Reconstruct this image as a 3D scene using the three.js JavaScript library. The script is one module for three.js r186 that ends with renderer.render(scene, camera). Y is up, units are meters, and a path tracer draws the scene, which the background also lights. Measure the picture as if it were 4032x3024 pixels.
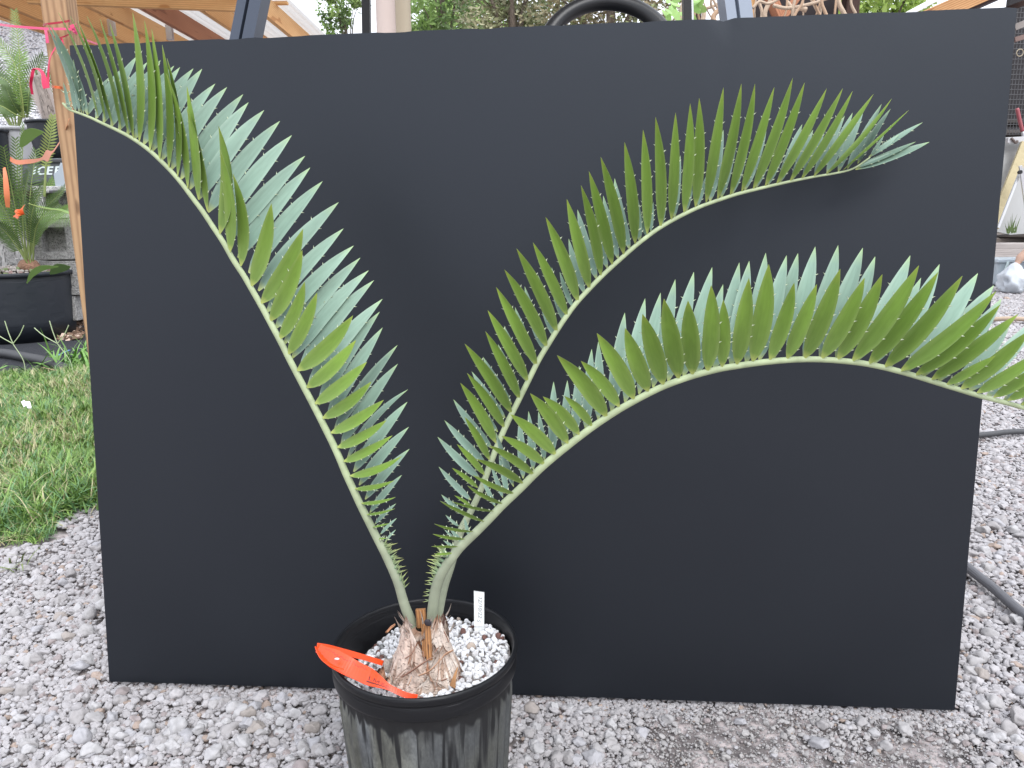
import * as THREE from 'three';
import { mergeGeometries, mergeVertices } from 'three/addons/utils/BufferGeometryUtils.js';
import { RoundedBoxGeometry } from 'three/addons/geometries/RoundedBoxGeometry.js';
import { MarchingCubes } from 'three/addons/objects/MarchingCubes.js';

// ---------------------------------------------------------------- camera, sky, sun, exposure
const scene = new THREE.Scene();
const camera = new THREE.PerspectiveCamera(53.49, 4 / 3, 0.05, 400);
camera.rotation.order = 'YXZ';
camera.position.set(0, 0.6746, 0);
camera.rotation.set(-0.2172, 0, -0.0134);
camera.updateMatrixWorld(true);

const renderer = new THREE.WebGLRenderer({ antialias: true });
renderer.setSize(1024, 768);
renderer.toneMapping = THREE.LinearToneMapping;
renderer.toneMappingExposure = 1.9;
renderer.shadowMap.enabled = true;

// overcast sky: bright everywhere, brighter towards the zenith
function skyTexture() {
  const w = 256, h = 128, d = new Float32Array(w * h * 4);
  for (let j = 0; j < h; j++) for (let i = 0; i < w; i++) {
    const el = ((j + 0.5) / h - 0.5) * Math.PI, up = Math.max(0, Math.sin(el));
    const cloud = 1 + 0.05 * Math.sin(i * 0.11 + j * 0.07) * Math.cos(j * 0.13 - i * 0.04);
    let r = (0.63 + 0.66 * up) * cloud, g = (0.655 + 0.69 * up) * cloud, b = (0.72 + 0.76 * up) * cloud;
    if (el < 0) { r = 0.32; g = 0.32; b = 0.32; }
    d.set([r, g, b, 1], (j * w + i) * 4);
  }
  const t = new THREE.DataTexture(d, w, h, THREE.RGBAFormat, THREE.FloatType);
  t.mapping = THREE.EquirectangularReflectionMapping; t.magFilter = t.minFilter = THREE.LinearFilter; t.needsUpdate = true;
  return t;
}
scene.background = scene.environment = skyTexture();
const sun = new THREE.DirectionalLight(new THREE.Color(1, 0.985, 0.96), 1.15);
sun.position.set(1.9, 5.0, 2.9); sun.target.position.set(0, 0.3, -1);
sun.castShadow = true; sun.shadow.radius = 60; sun.shadow.mapSize.set(2048, 2048);
Object.assign(sun.shadow.camera, { left: -8, right: 8, top: 8, bottom: -8, near: 0.1, far: 40 });
scene.add(sun, sun.target);

// ---------------------------------------------------------------- helpers
const V = (x, y, z) => new THREE.Vector3(x, y, z);
let seed = 7;
const rnd = () => { seed = (seed * 1664525 + 1013904223) >>> 0; return seed / 4294967296; };
const rr = (a, b) => a + (b - a) * rnd();
const lerp = (a, b, t) => a + (b - a) * t;
const clamp = (x, a = 0, b = 1) => Math.min(b, Math.max(a, x));
const sm = (a, b, x) => { const t = clamp((x - a) / (b - a)); return t * t * (3 - 2 * t); };
const hsh = (x, y, z) => { let h = (x * 374761393 + y * 668265263 + z * 2147483647) | 0; h = Math.imul(h ^ (h >>> 13), 1274126177); return ((h ^ (h >>> 16)) >>> 0) / 4294967296; };
function vn(x, y = 0, z = 0) {
  const X = Math.floor(x), Y = Math.floor(y), Z = Math.floor(z); let u = x - X, v = y - Y, w = z - Z;
  u = u * u * (3 - 2 * u); v = v * v * (3 - 2 * v); w = w * w * (3 - 2 * w);
  const c = (i, j, k) => hsh(X + i, Y + j, Z + k);
  return lerp(lerp(lerp(c(0, 0, 0), c(1, 0, 0), u), lerp(c(0, 1, 0), c(1, 1, 0), u), v), lerp(lerp(c(0, 0, 1), c(1, 0, 1), u), lerp(c(0, 1, 1), c(1, 1, 1), u), v), w);
}
const fbm = (x, y, z = 0, o = 4) => { let s = 0, a = 0.5; for (let i = 0; i < o; i++) { s += a * vn(x, y, z + i * 7.3); x *= 2.03; y *= 2.03; z *= 2.03; a *= 0.5; } return s; };

// a ray through a point of the 2212 x 1659 plan of the place, met with a plane of constant z, or of constant height
function ray(px, py) {
  const k = 4032 / 2212;
  return V((px * k - 2016) / 3000, -(py * k - 1512) / 3000, -1).applyQuaternion(camera.quaternion);
}
const W = (px, py, z) => { const d = ray(px, py); return d.multiplyScalar(z / d.z).add(camera.position); };
const G = (px, py, y = 0) => { const d = ray(px, py); return d.multiplyScalar((y - camera.position.y) / d.y).add(camera.position); };
const K = 2212 / 4032, S = (px, py, z) => W(px * K, py * K, z);

const used = {};
const numbered = (n) => { const k = used[n] = (used[n] ?? -1) + 1; return k ? n + '_' + String(k).padStart(3, '0') : n; };
function tag(o, label, category, group, kind) {
  if (label) o.userData.label = label; if (category) o.userData.category = category;
  if (group) o.userData.group = group; if (kind) o.userData.kind = kind; return o;
}
function thing(name, label, category, p = V(0, 0, 0), group) {
  const o = new THREE.Group(); o.name = numbered(name); o.position.copy(p); scene.add(o); o.updateMatrixWorld(true);
  return tag(o, label, category, group);
}
// one mesh; geometry given in world space is moved into its parent's frame
function mesh(name, geo, mat, parent = scene, world = false) {
  const g = Array.isArray(geo) ? (geo.length > 1 ? mergeGeometries(geo) : geo[0]) : geo;
  const o = new THREE.Mesh(g, mat); o.name = parent === scene ? numbered(name) : name; o.castShadow = o.receiveShadow = true;
  if (world && parent !== scene) { parent.updateWorldMatrix(true, false); o.applyMatrix4(parent.matrixWorld.clone().invert()); }
  parent.add(o); return o;
}
function inst(name, geo, mat, mats, cols, parent) {
  const o = new THREE.InstancedMesh(geo, mat, mats.length); o.name = parent ? name : numbered(name);
  mats.forEach((m, i) => { o.setMatrixAt(i, m); if (cols) o.setColorAt(i, cols[i]); });
  o.castShadow = o.receiveShadow = true; o.userData.kind = 'stuff'; (parent ?? scene).add(o); return o;
}
const C = (r, g, b) => new THREE.Color().setRGB(r, g, b);
const std = (o) => new THREE.MeshStandardMaterial(o);
function dataTex(w, h, fn, srgb = true) {
  const d = new Uint8Array(w * h * 4);
  for (let j = 0; j < h; j++) for (let i = 0; i < w; i++) { const c = fn(i / w, j / h); for (let k = 0; k < 3; k++) d[(j * w + i) * 4 + k] = clamp(c[k] ?? c[0]) * 255; d[(j * w + i) * 4 + 3] = 255; }
  const t = new THREE.DataTexture(d, w, h); t.wrapS = t.wrapT = THREE.RepeatWrapping; t.magFilter = THREE.LinearFilter; t.minFilter = THREE.LinearMipmapLinearFilter; t.generateMipmaps = true;
  if (srgb) t.colorSpace = THREE.SRGBColorSpace; t.needsUpdate = true; return t;
}
const bw = (w, h, fn) => dataTex(w, h, (u, v) => { const x = fn(u, v); return [x, x, x]; }, false);
// tileable noise on the unit square
const tn = (u, v, f, z = 0) => { f = Math.max(2, Math.round(f)); const x = u * f, y = v * f, X = Math.floor(x), Y = Math.floor(y); let a = x - X, b = y - Y; a = a * a * (3 - 2 * a); b = b * b * (3 - 2 * b); const c = (i, j) => hsh((X + i) % f, (Y + j) % f, z + 17); return lerp(lerp(c(0, 0), c(1, 0), a), lerp(c(0, 1), c(1, 1), a), b); };
function canvasTex(w, h, draw) {
  const c = document.createElement('canvas'); c.width = w; c.height = h; const x = c.getContext('2d'); draw(x, w, h);
  const t = new THREE.CanvasTexture(c); t.colorSpace = THREE.SRGBColorSpace; t.anisotropy = 8; return t;
}
function geoFrom(pos, idx, uv, col) {
  const g = new THREE.BufferGeometry(); g.setAttribute('position', new THREE.Float32BufferAttribute(pos, 3));
  if (uv) g.setAttribute('uv', new THREE.Float32BufferAttribute(uv, 2)); if (col) g.setAttribute('color', new THREE.Float32BufferAttribute(col, 3));
  g.setIndex(idx); g.computeVertexNormals(); return g;
}
// box between two points, width w across, height h; uv in metres along the length
function beamGeo(p0, p1, w, h, up = V(0, 1, 0)) {
  const L = p0.distanceTo(p1), x = p1.clone().sub(p0).normalize(), z = x.clone().cross(up).normalize(), y = z.clone().cross(x);
  const g = new RoundedBoxGeometry(L, h, w, 2, Math.min(w, h) * 0.06), P = g.attributes.position, N = g.attributes.normal, U = g.attributes.uv, o = rnd() * 5, q = rnd() * 5;
  for (let i = 0; i < P.count; i++) { const s = Math.abs(N.getY(i)) > 0.7 ? P.getZ(i) + 0.3 : P.getY(i); U.setXY(i, P.getX(i) + o, s + q); }
  g.applyMatrix4(new THREE.Matrix4().makeBasis(x, y, z).setPosition(p0.clone().add(p1).multiplyScalar(0.5))); return g;
}
// tube through points with a radius and colour that vary along it
function tubeGeo(pts, rad, seg = 60, sides = 10, colf, flat = 1) {
  const cv = new THREE.CatmullRomCurve3(pts, false, 'centripetal'), fr = cv.computeFrenetFrames(seg), pos = [], idx = [], uv = [], col = [], L = cv.getLength();
  let nrm = fr.normals[0].clone();
  for (let i = 0; i <= seg; i++) {
    const t = i / seg, p = cv.getPointAt(t), T = cv.getTangentAt(t); nrm.addScaledVector(T, -nrm.dot(T)).normalize(); const b = T.clone().cross(nrm), r = typeof rad === 'function' ? rad(t) : rad;
    for (let j = 0; j <= sides; j++) {
      const a = j / sides * Math.PI * 2, n = nrm.clone().multiplyScalar(Math.cos(a) * r).addScaledVector(b, Math.sin(a) * r * flat); pos.push(p.x + n.x, p.y + n.y, p.z + n.z); uv.push(t * L, j / sides);
      if (colf) col.push(...colf(t, a, p));
    }
  }
  const s = sides + 1;
  for (let i = 0; i < seg; i++) for (let j = 0; j < sides; j++) { const a = i * s + j; idx.push(a, a + 1, a + s, a + 1, a + s + 1, a + s); }
  for (const [e, f] of [[0, 1], [seg * s, 0]]) { const k = pos.length / 3, p = cv.getPointAt(f ? 0 : 1); pos.push(p.x, p.y, p.z); uv.push(0, 0); if (colf) col.push(...colf(f ? 0 : 1, 0, p)); for (let j = 0; j < sides; j++) f ? idx.push(k, e + j + 1, e + j) : idx.push(k, e + j, e + j + 1); }
  return geoFrom(pos, idx, uv, colf ? col : null);
}
// ribbon of a given width through points; up gives the width direction at each point
function ribbonGeo(pts, wid, dir, seg = 30, th = 0.0006) {
  const cv = new THREE.CatmullRomCurve3(pts, false, 'centripetal'), pos = [], idx = [], uv = [];
  const ds = Array.isArray(dir) ? dir : [dir, dir];
  for (let i = 0; i <= seg; i++) {
    const t = i / seg, p = cv.getPointAt(t), T = cv.getTangentAt(t), f = t * (ds.length - 1), a = Math.min(ds.length - 2, Math.floor(f));
    const u = ds[a].clone().lerp(ds[a + 1], f - a); u.addScaledVector(T, -u.dot(T)).normalize(); const n = T.clone().cross(u), w = typeof wid === 'function' ? wid(t) : wid;
    for (const [s, o] of [[-1, 1], [1, 1], [1, -1], [-1, -1]]) { const q = p.clone().addScaledVector(u, s * w / 2).addScaledVector(n, o * th / 2); pos.push(q.x, q.y, q.z); uv.push(t, s * 0.5 + 0.5); }
  }
  for (let i = 0; i < seg; i++) for (let k = 0; k < 4; k++) { const a = i * 4 + k, b = i * 4 + (k + 1) % 4; idx.push(a, b, a + 4, b, b + 4, a + 4); }
  idx.push(0, 2, 1, 0, 3, 2); const e = seg * 4; idx.push(e, e + 1, e + 2, e, e + 2, e + 3);
  const g = geoFrom(pos, idx, uv).toNonIndexed(); g.computeVertexNormals(); return g;
}
function rockGeo(detail, rough, cuts = 5) {
  let g = new THREE.IcosahedronGeometry(1, detail); g.deleteAttribute('uv'); g.deleteAttribute('normal'); g = mergeVertices(g, 1e-4);
  const P = g.attributes.position, o = rnd() * 90, planes = []; for (let i = 0; i < cuts; i++) planes.push([V(rr(-1, 1), rr(-1, 1), rr(-1, 1)).normalize(), rr(0.52, 0.88)]);
  const sx = rr(0.85, 1.2), sy = rr(0.58, 0.85), sz = rr(0.75, 1.05), uv = [], col = [];
  for (let i = 0; i < P.count; i++) {
    const p = V().fromBufferAttribute(P, i), q = p.clone();
    for (const [n, d] of planes) { const k = q.dot(n); if (k > d) q.addScaledVector(n, (d - k) * 0.85); }
    const pit = sm(0.60, 0.78, vn(p.x * 6 + o, p.y * 6, p.z * 6)); q.multiplyScalar(1 + (fbm(p.x * 1.6 + o, p.y * 1.6, p.z * 1.6, 4) - 0.47) * rough - 0.05 * pit); const sh = 0.97 + 0.16 * (fbm(p.x * 3 + o, p.y * 3, p.z * 3 + 9, 3) - 0.45) - 0.13 * pit; col.push(sh, sh * 0.995, sh * 0.99); P.setXYZ(i, q.x * sx, q.y * sy, q.z * sz); uv.push(q.x * 0.7 + q.z * 0.35, q.y * 0.8 - q.z * 0.5);
  }
  g.setAttribute('uv', new THREE.Float32BufferAttribute(uv, 2)); g.setAttribute('color', new THREE.Float32BufferAttribute(col, 3)); g.computeVertexNormals(); return g;
}
const M4 = (p, q, s) => new THREE.Matrix4().compose(p, q, s), Q = (x, y, z) => new THREE.Quaternion().setFromEuler(new THREE.Euler(x, y, z));

// ---------------------------------------------------------------- materials
const pitMap = bw(256, 256, (u, v) => clamp(0.35 + 0.7 * tn(u, v, 14) - 0.9 * sm(0.62, 0.8, tn(u, v, 34, 9)) + 0.25 * tn(u, v, 60, 3)));
const stoneCol = dataTex(256, 256, (u, v) => { const n = 0.80 + 0.2 * tn(u, v, 9, 2) + 0.12 * (tn(u, v, 40, 5) - 0.5) - 0.28 * sm(0.64, 0.8, tn(u, v, 34, 9)); return [n, n * 0.99, n * 0.985]; });
const stoneMats = [[0.365, 0.353, 0.353], [0.41, 0.402, 0.406], [0.325, 0.31, 0.31], [0.365, 0.36, 0.376], [0.32, 0.287, 0.265]].map((c) => std({ color: C(...c), vertexColors: true, roughness: 0.93 }));
const instStone = std({ color: C(0.565, 0.56, 0.566), vertexColors: true, roughness: 0.93 });
const woodGrain = (base, dark, f = 1) => dataTex(512, 256, (u, v) => {
  const wv = v + 0.012 * (tn(u, v, 5) - 0.5), ring = 0.5 + 0.5 * Math.sin((wv * Math.round(16 * f) * 2 + 1.1 * tn(u, v, 4, 3)) * 6.283 / 2), s = tn(u * 1, wv, 3, 8);
  const k = clamp(0.55 * ring * ring + 0.35 * tn(u, v * 1, 60, 4) * 0.6 + 0.45 * (s - 0.3)), knot = sm(0.93, 0.97, tn(u, v, 9, 21));
  return base.map((b, i) => lerp(b, dark[i], clamp(k * 0.85 + knot * 0.9)));
});
const woodA = std({ map: woodGrain([0.80, 0.62, 0.43], [0.55, 0.37, 0.22]), roughness: 0.8 });          // warm treated pine
const woodPost = std({ map: woodGrain([0.70, 0.565, 0.43], [0.47, 0.355, 0.26], 0.8), roughness: 0.85 });
const woodB = std({ map: woodGrain([0.91, 0.73, 0.51], [0.74, 0.52, 0.31]), roughness: 0.82 });
const woodRed = std({ map: woodGrain([0.70, 0.49, 0.37], [0.52, 0.33, 0.24]), roughness: 0.85 });
const woodDark = std({ map: woodGrain([0.30, 0.22, 0.19], [0.16, 0.11, 0.10]), roughness: 0.9 });
for (const m of [woodA, woodPost, woodB, woodRed, woodDark]) { m.map.repeat.set(0.6, 4); }
const blackPlastic = std({ color: C(0.012, 0.0125, 0.014), roughness: 0.42 });
const steel = std({ color: C(0.065, 0.08, 0.11), metalness: 0.2, roughness: 0.38 });
const galv = std({ color: C(0.62, 0.63, 0.64), metalness: 0.6, roughness: 0.4 });

// ---------------------------------------------------------------- the ground
const inPoly = (x, z, P) => { let c = false; for (let i = 0, j = P.length - 1; i < P.length; j = i++) if ((P[i][1] > z) !== (P[j][1] > z) && x < (P[j][0] - P[i][0]) * (z - P[i][1]) / (P[j][1] - P[i][1]) + P[i][0]) c = !c; return c; };
const grassPoly = [[-4.6, -1.30], [-1.9, -1.28], [-1.28, -1.42], [-1.08, -1.60], [-0.98, -1.80], [-0.70, -2.2], [-0.75, -3.0], [-1.2, -3.55], [-1.62, -4.15], [-1.85, -3.95], [-1.98, -3.55], [-2.3, -3.40], [-5.2, -3.30]];
const inGrass = (x, z, j = 0) => inPoly(x + j * (vn(x * 7, z * 7, 3) - 0.5), z + j * (vn(x * 7, z * 7, 8) - 0.5), grassPoly);
const finesAt = (x, z) => sm(0.30, 0.10, Math.hypot((x - 0.36) * 0.8, (z + 0.80) * 1.25)) * clamp(0.25 + vn(x * 9, z * 9, 4));

const gravelTile = dataTex(512, 512, (u, v) => {
  const n = tn(u, v, 90, 1), m = tn(u, v, 46, 5), k = 0.60 + 0.30 * (sm(0.25, 0.65, n) - 0.5) + 0.22 * (m - 0.5) + 0.12 * (tn(u, v, 8, 7) - 0.5);
  return [k * 1.13, k * 1.085, k * 1.07];
});
gravelTile.repeat.set(60, 60);
const gravelBump = bw(512, 512, (u, v) => 0.6 * tn(u, v, 90, 1) + 0.4 * tn(u, v, 46, 5)); gravelBump.repeat.set(60, 60);
const ground = mesh('gravel_ground', new THREE.PlaneGeometry(90, 90, 1, 1).rotateX(-Math.PI / 2), std({ color: C(0.62, 0.60, 0.605), map: gravelTile, bumpMap: gravelBump, bumpScale: 0.012, roughness: 0.95 }));
ground.position.set(0, -0.014, -30); ground.userData.kind = 'structure'; ground.updateMatrixWorld(true);

const rocks = []; for (let i = 0; i < 12; i++) rocks.push(rockGeo(3, 0.6 + 0.4 * rnd(), 6 + (i % 4)));
const bigRocks = []; for (let i = 0; i < 8; i++) bigRocks.push(rockGeo(3, 0.8 + 0.5 * rnd(), 7 + (i % 4)));
{
  const cand = [];
  const potX = -0.097, potZ = -0.766;
  const put = (x, z, s, y) => { if (Math.hypot(x - potX, z - potZ) < 0.089 || inGrass(x, z, 0.22)) return; const e = z - (-1.0224 + 0.0938 * (x + 0.6105) / 1.2156); if (Math.abs(x) < 0.63 && Math.abs(e) < 0.016) { if (s > 0.0052) return; y = Math.min(y, 0.004 - 0.014 - s * 0.5); } cand.push([x, y, z, s]); };
  const size = () => { const r = rnd(); return r < 0.60 ? rr(0.0024, 0.0042) : r < 0.91 ? rr(0.0040, 0.0062) : r < 0.988 ? rr(0.0058, 0.0090) : rr(0.0088, 0.0140); };
  const field = (x0, x1, z0, z1, dens, k = 1, test) => {
    const n = Math.round((x1 - x0) * (z1 - z0) * dens);
    for (let i = 0; i < n; i++) {
      const x = rr(x0, x1), z = rr(z0, z1); if (test && !test(x, z)) continue;
      const f = finesAt(x, z); let s = size() * k; if (f > 0.15 && rnd() < f * 1.3) s *= rr(0.28, 0.5);
      put(x, z, s, -0.0115 + rnd() * 0.0065 + s * 0.3 - 0.004 * f);
    }
  };
  field(-1.25, 1.25, -1.30, -0.45, 36000);
  field(0.0, 0.75, -1.0, -0.60, 30000, 0.5); field(0.08, 0.66, -1.0, -0.62, 60000, 0.36);
  field(-2.6, -0.45, -2.05, -1.30, 26000, 1.0);
  field(0.55, 2.0, -2.3, -1.30, 26000, 1.05, (x, z) => x > -0.5 * z && x < -0.95 * z);
  field(1.0, 3.2, -3.6, -2.3, 15000, 1.3, (x, z) => x > -0.5 * z && x < -0.85 * z);
  field(1.7, 5.4, -7.2, -3.6, 7000, 1.8, (x, z) => x > -0.54 * z && x < -0.78 * z);
  field(-0.5, 1.1, -3.0, -1.3, 5000, 1.3);
  cand.sort((a, b) => b[3] / Math.hypot(b[0], b[2], 0.67) - a[3] / Math.hypot(a[0], a[2], 0.67));
  const seen = (c) => { const p = V(c[0], c[1], c[2]).project(camera); return p.x > -1 && p.x < 1 && p.y > -1 && p.y < 1; };
  const hidden = (c) => c[2] < -0.98 && Math.abs(c[0]) < -0.58 * c[2];
  let n = 0; const rest = rocks.map(() => [[], []]);
  const pal = (c) => { const far = sm(-1.2, -2.4, c[2]), f = finesAt(c[0], c[2]), t = rnd(), k = rr(1.06, 1.36) * lerp(1, 1.06, far) * lerp(1, 0.9, f); return t < 0.03 ? C(0.50 * k, 0.40 * k, 0.335 * k) : t < 0.10 ? C(0.44 * k, 0.385 * k, 0.375 * k) : t < 0.2 ? C(0.60 * k, 0.59 * k, 0.60 * k) : C(0.545 * k, 0.528 * k, 0.53 * k * lerp(1, 0.96, f)); };
  for (const c of cand) {
    const q = Q(rr(-0.5, 0.5), rnd() * 6.28, rr(-0.5, 0.5));
    if (n < 290 && seen(c) && !hidden(c)) {
      const m = mesh('stone', bigRocks[n % 8], stoneMats[Math.floor(rnd() * 4.3)], ground); m.position.set(c[0], c[1] + 0.014 + c[3] * 0.25, c[2] + 30); m.quaternion.copy(q); m.scale.setScalar(c[3] * 1.05); n++;
    } else { const b = rest[Math.floor(rnd() * rocks.length)]; b[0].push(M4(V(c[0], c[1] + 0.014, c[2] + 30), q, V(c[3], c[3], c[3]).multiplyScalar(1.06))); b[1].push(pal(c)); }
  }
  rest.forEach((b, i) => inst('loose_gravel', rocks[i], instStone, b[0], b[1], ground));
}

// lawn strip, weed mat, chips
const soil = mesh('grass_soil', new THREE.ShapeGeometry(new THREE.Shape(grassPoly.map(([x, z]) => new THREE.Vector2(x, -z)))).rotateX(-Math.PI / 2), std({ color: C(0.075, 0.068, 0.04), roughness: 1 }));
soil.position.y = -0.006; soil.userData.kind = 'structure';
{
  const blade = (n, len, spread, wd) => {
    const pos = [], idx = [];
    for (let b = 0; b < n; b++) {
      const a = rnd() * 6.28, L = len * rr(0.5, 1.2), lean = rr(0.3, 1.45), ox = rr(-spread, spread), oz = rr(-spread, spread), w = wd * rr(0.7, 1.2), sa = Math.sin(a), ca = Math.cos(a), tw = rr(-0.5, 0.5);
      const k0 = pos.length / 3; let x = 0, y = 0;
      for (let s = 0; s <= 4; s++) { const t = s / 4, th = Math.min(1.75, lean * (0.35 + 1.3 * t)); if (s) { x += Math.sin(th) * L / 4; y += Math.cos(th) * L / 4; } const ww = w * (1 - t * t) + 0.0002; pos.push(ox + ca * x - sa * ww, y, oz + sa * x + ca * ww, ox + ca * x + sa * ww, y + ww * tw, oz + sa * x - ca * ww); if (s) { const q = k0 + s * 2; idx.push(q - 2, q - 1, q, q - 1, q + 1, q); } }
    }
    return geoFrom(pos, idx);
  };
  const gm = new THREE.MeshPhysicalMaterial({ color: C(1, 1, 1), roughness: 0.55, side: THREE.DoubleSide });
  const kinds = [blade(9, 0.075, 0.02, 0.0022), blade(9, 0.095, 0.024, 0.0026), blade(6, 0.055, 0.02, 0.0034), blade(7, 0.12, 0.03, 0.0019)], lists = kinds.map(() => [[], []]);
  let n = 0;
  for (let i = 0; i < 60000 && n < 17000; i++) {
    const x = rr(-4.4, -0.65), z = rr(-4.2, -1.25); if (!inGrass(x, z, 0.16)) continue; if (x < -0.98 * -z * 0.82 - 0.25) continue;
    const edge = vn(x * 5, z * 5, 2), k = Math.floor(rnd() * 4), dry = vn(x * 3.3, z * 3.3, 11) > 0.6 ? 0.38 : 0.14, t = rnd(), m = rr(0.75, 1.25);
    const c = t < dry ? C(0.46 * m, 0.42 * m, 0.24 * m) : t < 0.5 ? C(0.125 * m, 0.235 * m, 0.045 * m) : t < 0.8 ? C(0.20 * m, 0.32 * m, 0.07 * m) : C(0.13 * m, 0.26 * m, 0.11 * m);
    lists[k][0].push(M4(V(x, -0.008, z), Q(rr(-0.25, 0.25), rnd() * 6.28, rr(-0.25, 0.25)), V(1, 1, 1).multiplyScalar((0.46 + 0.46 * edge) * sm(0, 0.1, inGrass(x, z, -0.3) ? 1 : 0.04)).clampScalar(0.45, 1.25))); lists[k][1].push(c); n++;
  }
  const lawn = new THREE.Group(); lawn.name = 'grass'; scene.add(lawn); tag(lawn, 'green and straw coloured grass between the gravel and the black weed mat', 'grass', null, 'stuff');
  kinds.forEach((g, i) => inst('grass_blades', g, gm, lists[i][0], lists[i][1], lawn));
  // a few tufts in the gravel left of the board
  const tuft = thing('grass_tuft', 'small grass tuft in the gravel close to the left edge of the black board', 'grass tuft', G(197, 1098)); mesh('blades', blade(16, 0.075, 0.03, 0.0022), std({ color: C(0.13, 0.24, 0.06), roughness: 0.6, side: 2 }), tuft);
  const tuft2 = thing('grass_tuft', 'tiny grass tuft alone in the gravel at the left side of the picture', 'grass tuft', G(38, 1225)); mesh('blades', blade(10, 0.05, 0.03, 0.002), std({ color: C(0.16, 0.2, 0.07), roughness: 0.6, side: 2 }), tuft2);
  const weed = thing('broadleaf_weed', 'leafy green weed where the weed mat meets the grass by the board', 'weed', G(168, 790)); mesh('leaves', [blade(30, 0.16, 0.12, 0.010), blade(24, 0.22, 0.16, 0.006)], std({ color: C(0.16, 0.32, 0.07), roughness: 0.55, side: 2 }), weed);
  const seedm = std({ color: C(0.42, 0.5, 0.3), roughness: 0.7, side: 2 });
  for (const [px, py, dx, l] of [[55, 800, 0, 'forked pale grass stalk before the weed mat, left one'], [160, 800, 1, 'forked pale grass stalk before the weed mat, right one by the hose end']]) {
    const p = G(px, py + 20), t = thing('grass_stalk', l, 'grass stalk', p), e = V(dx ? -0.05 : -0.03, 0.16, 0.0);
    mesh('stem', tubeGeo([V(0, 0, 0), e.clone().multiplyScalar(0.5).add(V(0.02, 0, 0)), e], 0.0018, 10, 5), seedm, t);
    for (const [ax, ay] of [[-0.09, 0.07], [-0.02, 0.10], [0.06, 0.08]]) mesh('seed_spike', tubeGeo([e, e.clone().add(V(ax * 0.6, ay * 0.5, 0)), e.clone().add(V(ax, ay, 0))], 0.002, 6, 5), seedm, t);
  }
}
{
  const P = [[-6.5, -3.28], [-2.3, -3.38], [-1.98, -3.52], [-1.85, -3.95], [-1.55, -4.3], [-1.5, -6.4], [-6.5, -6.4]];
  const g = new THREE.ShapeGeometry(new THREE.Shape(P.map(([x, z]) => new THREE.Vector2(x, -z)))).rotateX(-Math.PI / 2);
  const m = mesh('weed_mat', g, std({ color: C(0.035, 0.038, 0.048), roughness: 0.8, bumpMap: gravelBump, bumpScale: 0.004 })); m.position.y = 0.004;
  tag(m, 'black woven weed mat under the potted plants', 'weed mat');
  const a = G(92, 783, 0.008), b = G(150, 756, 0.008);
  mesh('blue_stripe', ribbonGeo([a, a.clone().lerp(b, 0.5), b], 0.012, V(1, 0, 0.5), 8, 0.001), std({ color: C(0.13, 0.25, 0.46), roughness: 0.8 }), m, true);
  const hm = std({ color: C(0.055, 0.056, 0.06), roughness: 0.6 });
  tag(mesh('garden_hose', tubeGeo([G(-80, 762, 0.03), G(0, 762, 0.03), G(50, 770, 0.03), G(100, 780, 0.03), G(127, 790, 0.02), G(150, 800, 0.008)], 0.022, 40, 12), hm), 'black irrigation pipe lying on the weed mat before the big pot', 'hose');
  tag(mesh('dead_leaf', ribbonGeo([G(95, 794, 0.02), G(112, 798, 0.03), G(128, 803, 0.012)], (t) => 0.05 * Math.sin(Math.PI * clamp(t, 0.06, 0.97)), V(0, 0.3, 1), 12), std({ color: C(0.45, 0.33, 0.2), roughness: 0.9 })), 'dry tan leaf at the end of the black pipe on the weed mat', 'leaf');
  tag(mesh('paper_scrap', [ribbonGeo([G(49, 866, 0.05), G(55, 877, 0.04)], 0.012, V(1, 0.3, 0), 4), ribbonGeo([G(60, 867, 0.05), G(64, 882, 0.04)], 0.014, V(1, -0.3, 0), 4)], std({ color: C(0.85, 0.83, 0.85), roughness: 0.7 })), 'crumpled white scrap lying in the grass', 'scrap');
  // grey hoses on the right gravel
  const h2 = std({ color: C(0.115, 0.115, 0.125), roughness: 0.72, bumpMap: pitMap, bumpScale: 0.0006 });
  tag(mesh('garden_hose', tubeGeo([G(2010, 915, 0.012), G(2090, 940, 0.012), G(2135, 938, 0.012), G(2180, 933, 0.013), G(2300, 931, 0.012)], 0.0085, 30, 12), hm), 'dark grey hose lying across the gravel beyond the board, upper right', 'hose');
  tag(mesh('garden_hose', tubeGeo([G(2040, 1185, 0.012), G(2105, 1238, 0.013), G(2150, 1274, 0.013), G(2200, 1318, 0.012), G(2330, 1420, 0.012)], 0.0088, 30, 12), h2), 'grey hose running from the board to the right picture edge', 'hose');
  tag(mesh('dry_twig', tubeGeo([G(2140, 690, 0.02), G(2180, 688, 0.03), G(2240, 691, 0.02)], 0.014, 12, 7), std({ color: C(0.40, 0.31, 0.23), roughness: 0.9 })), 'dry brown stick lying on the far gravel at right', 'stick');
}

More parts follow.
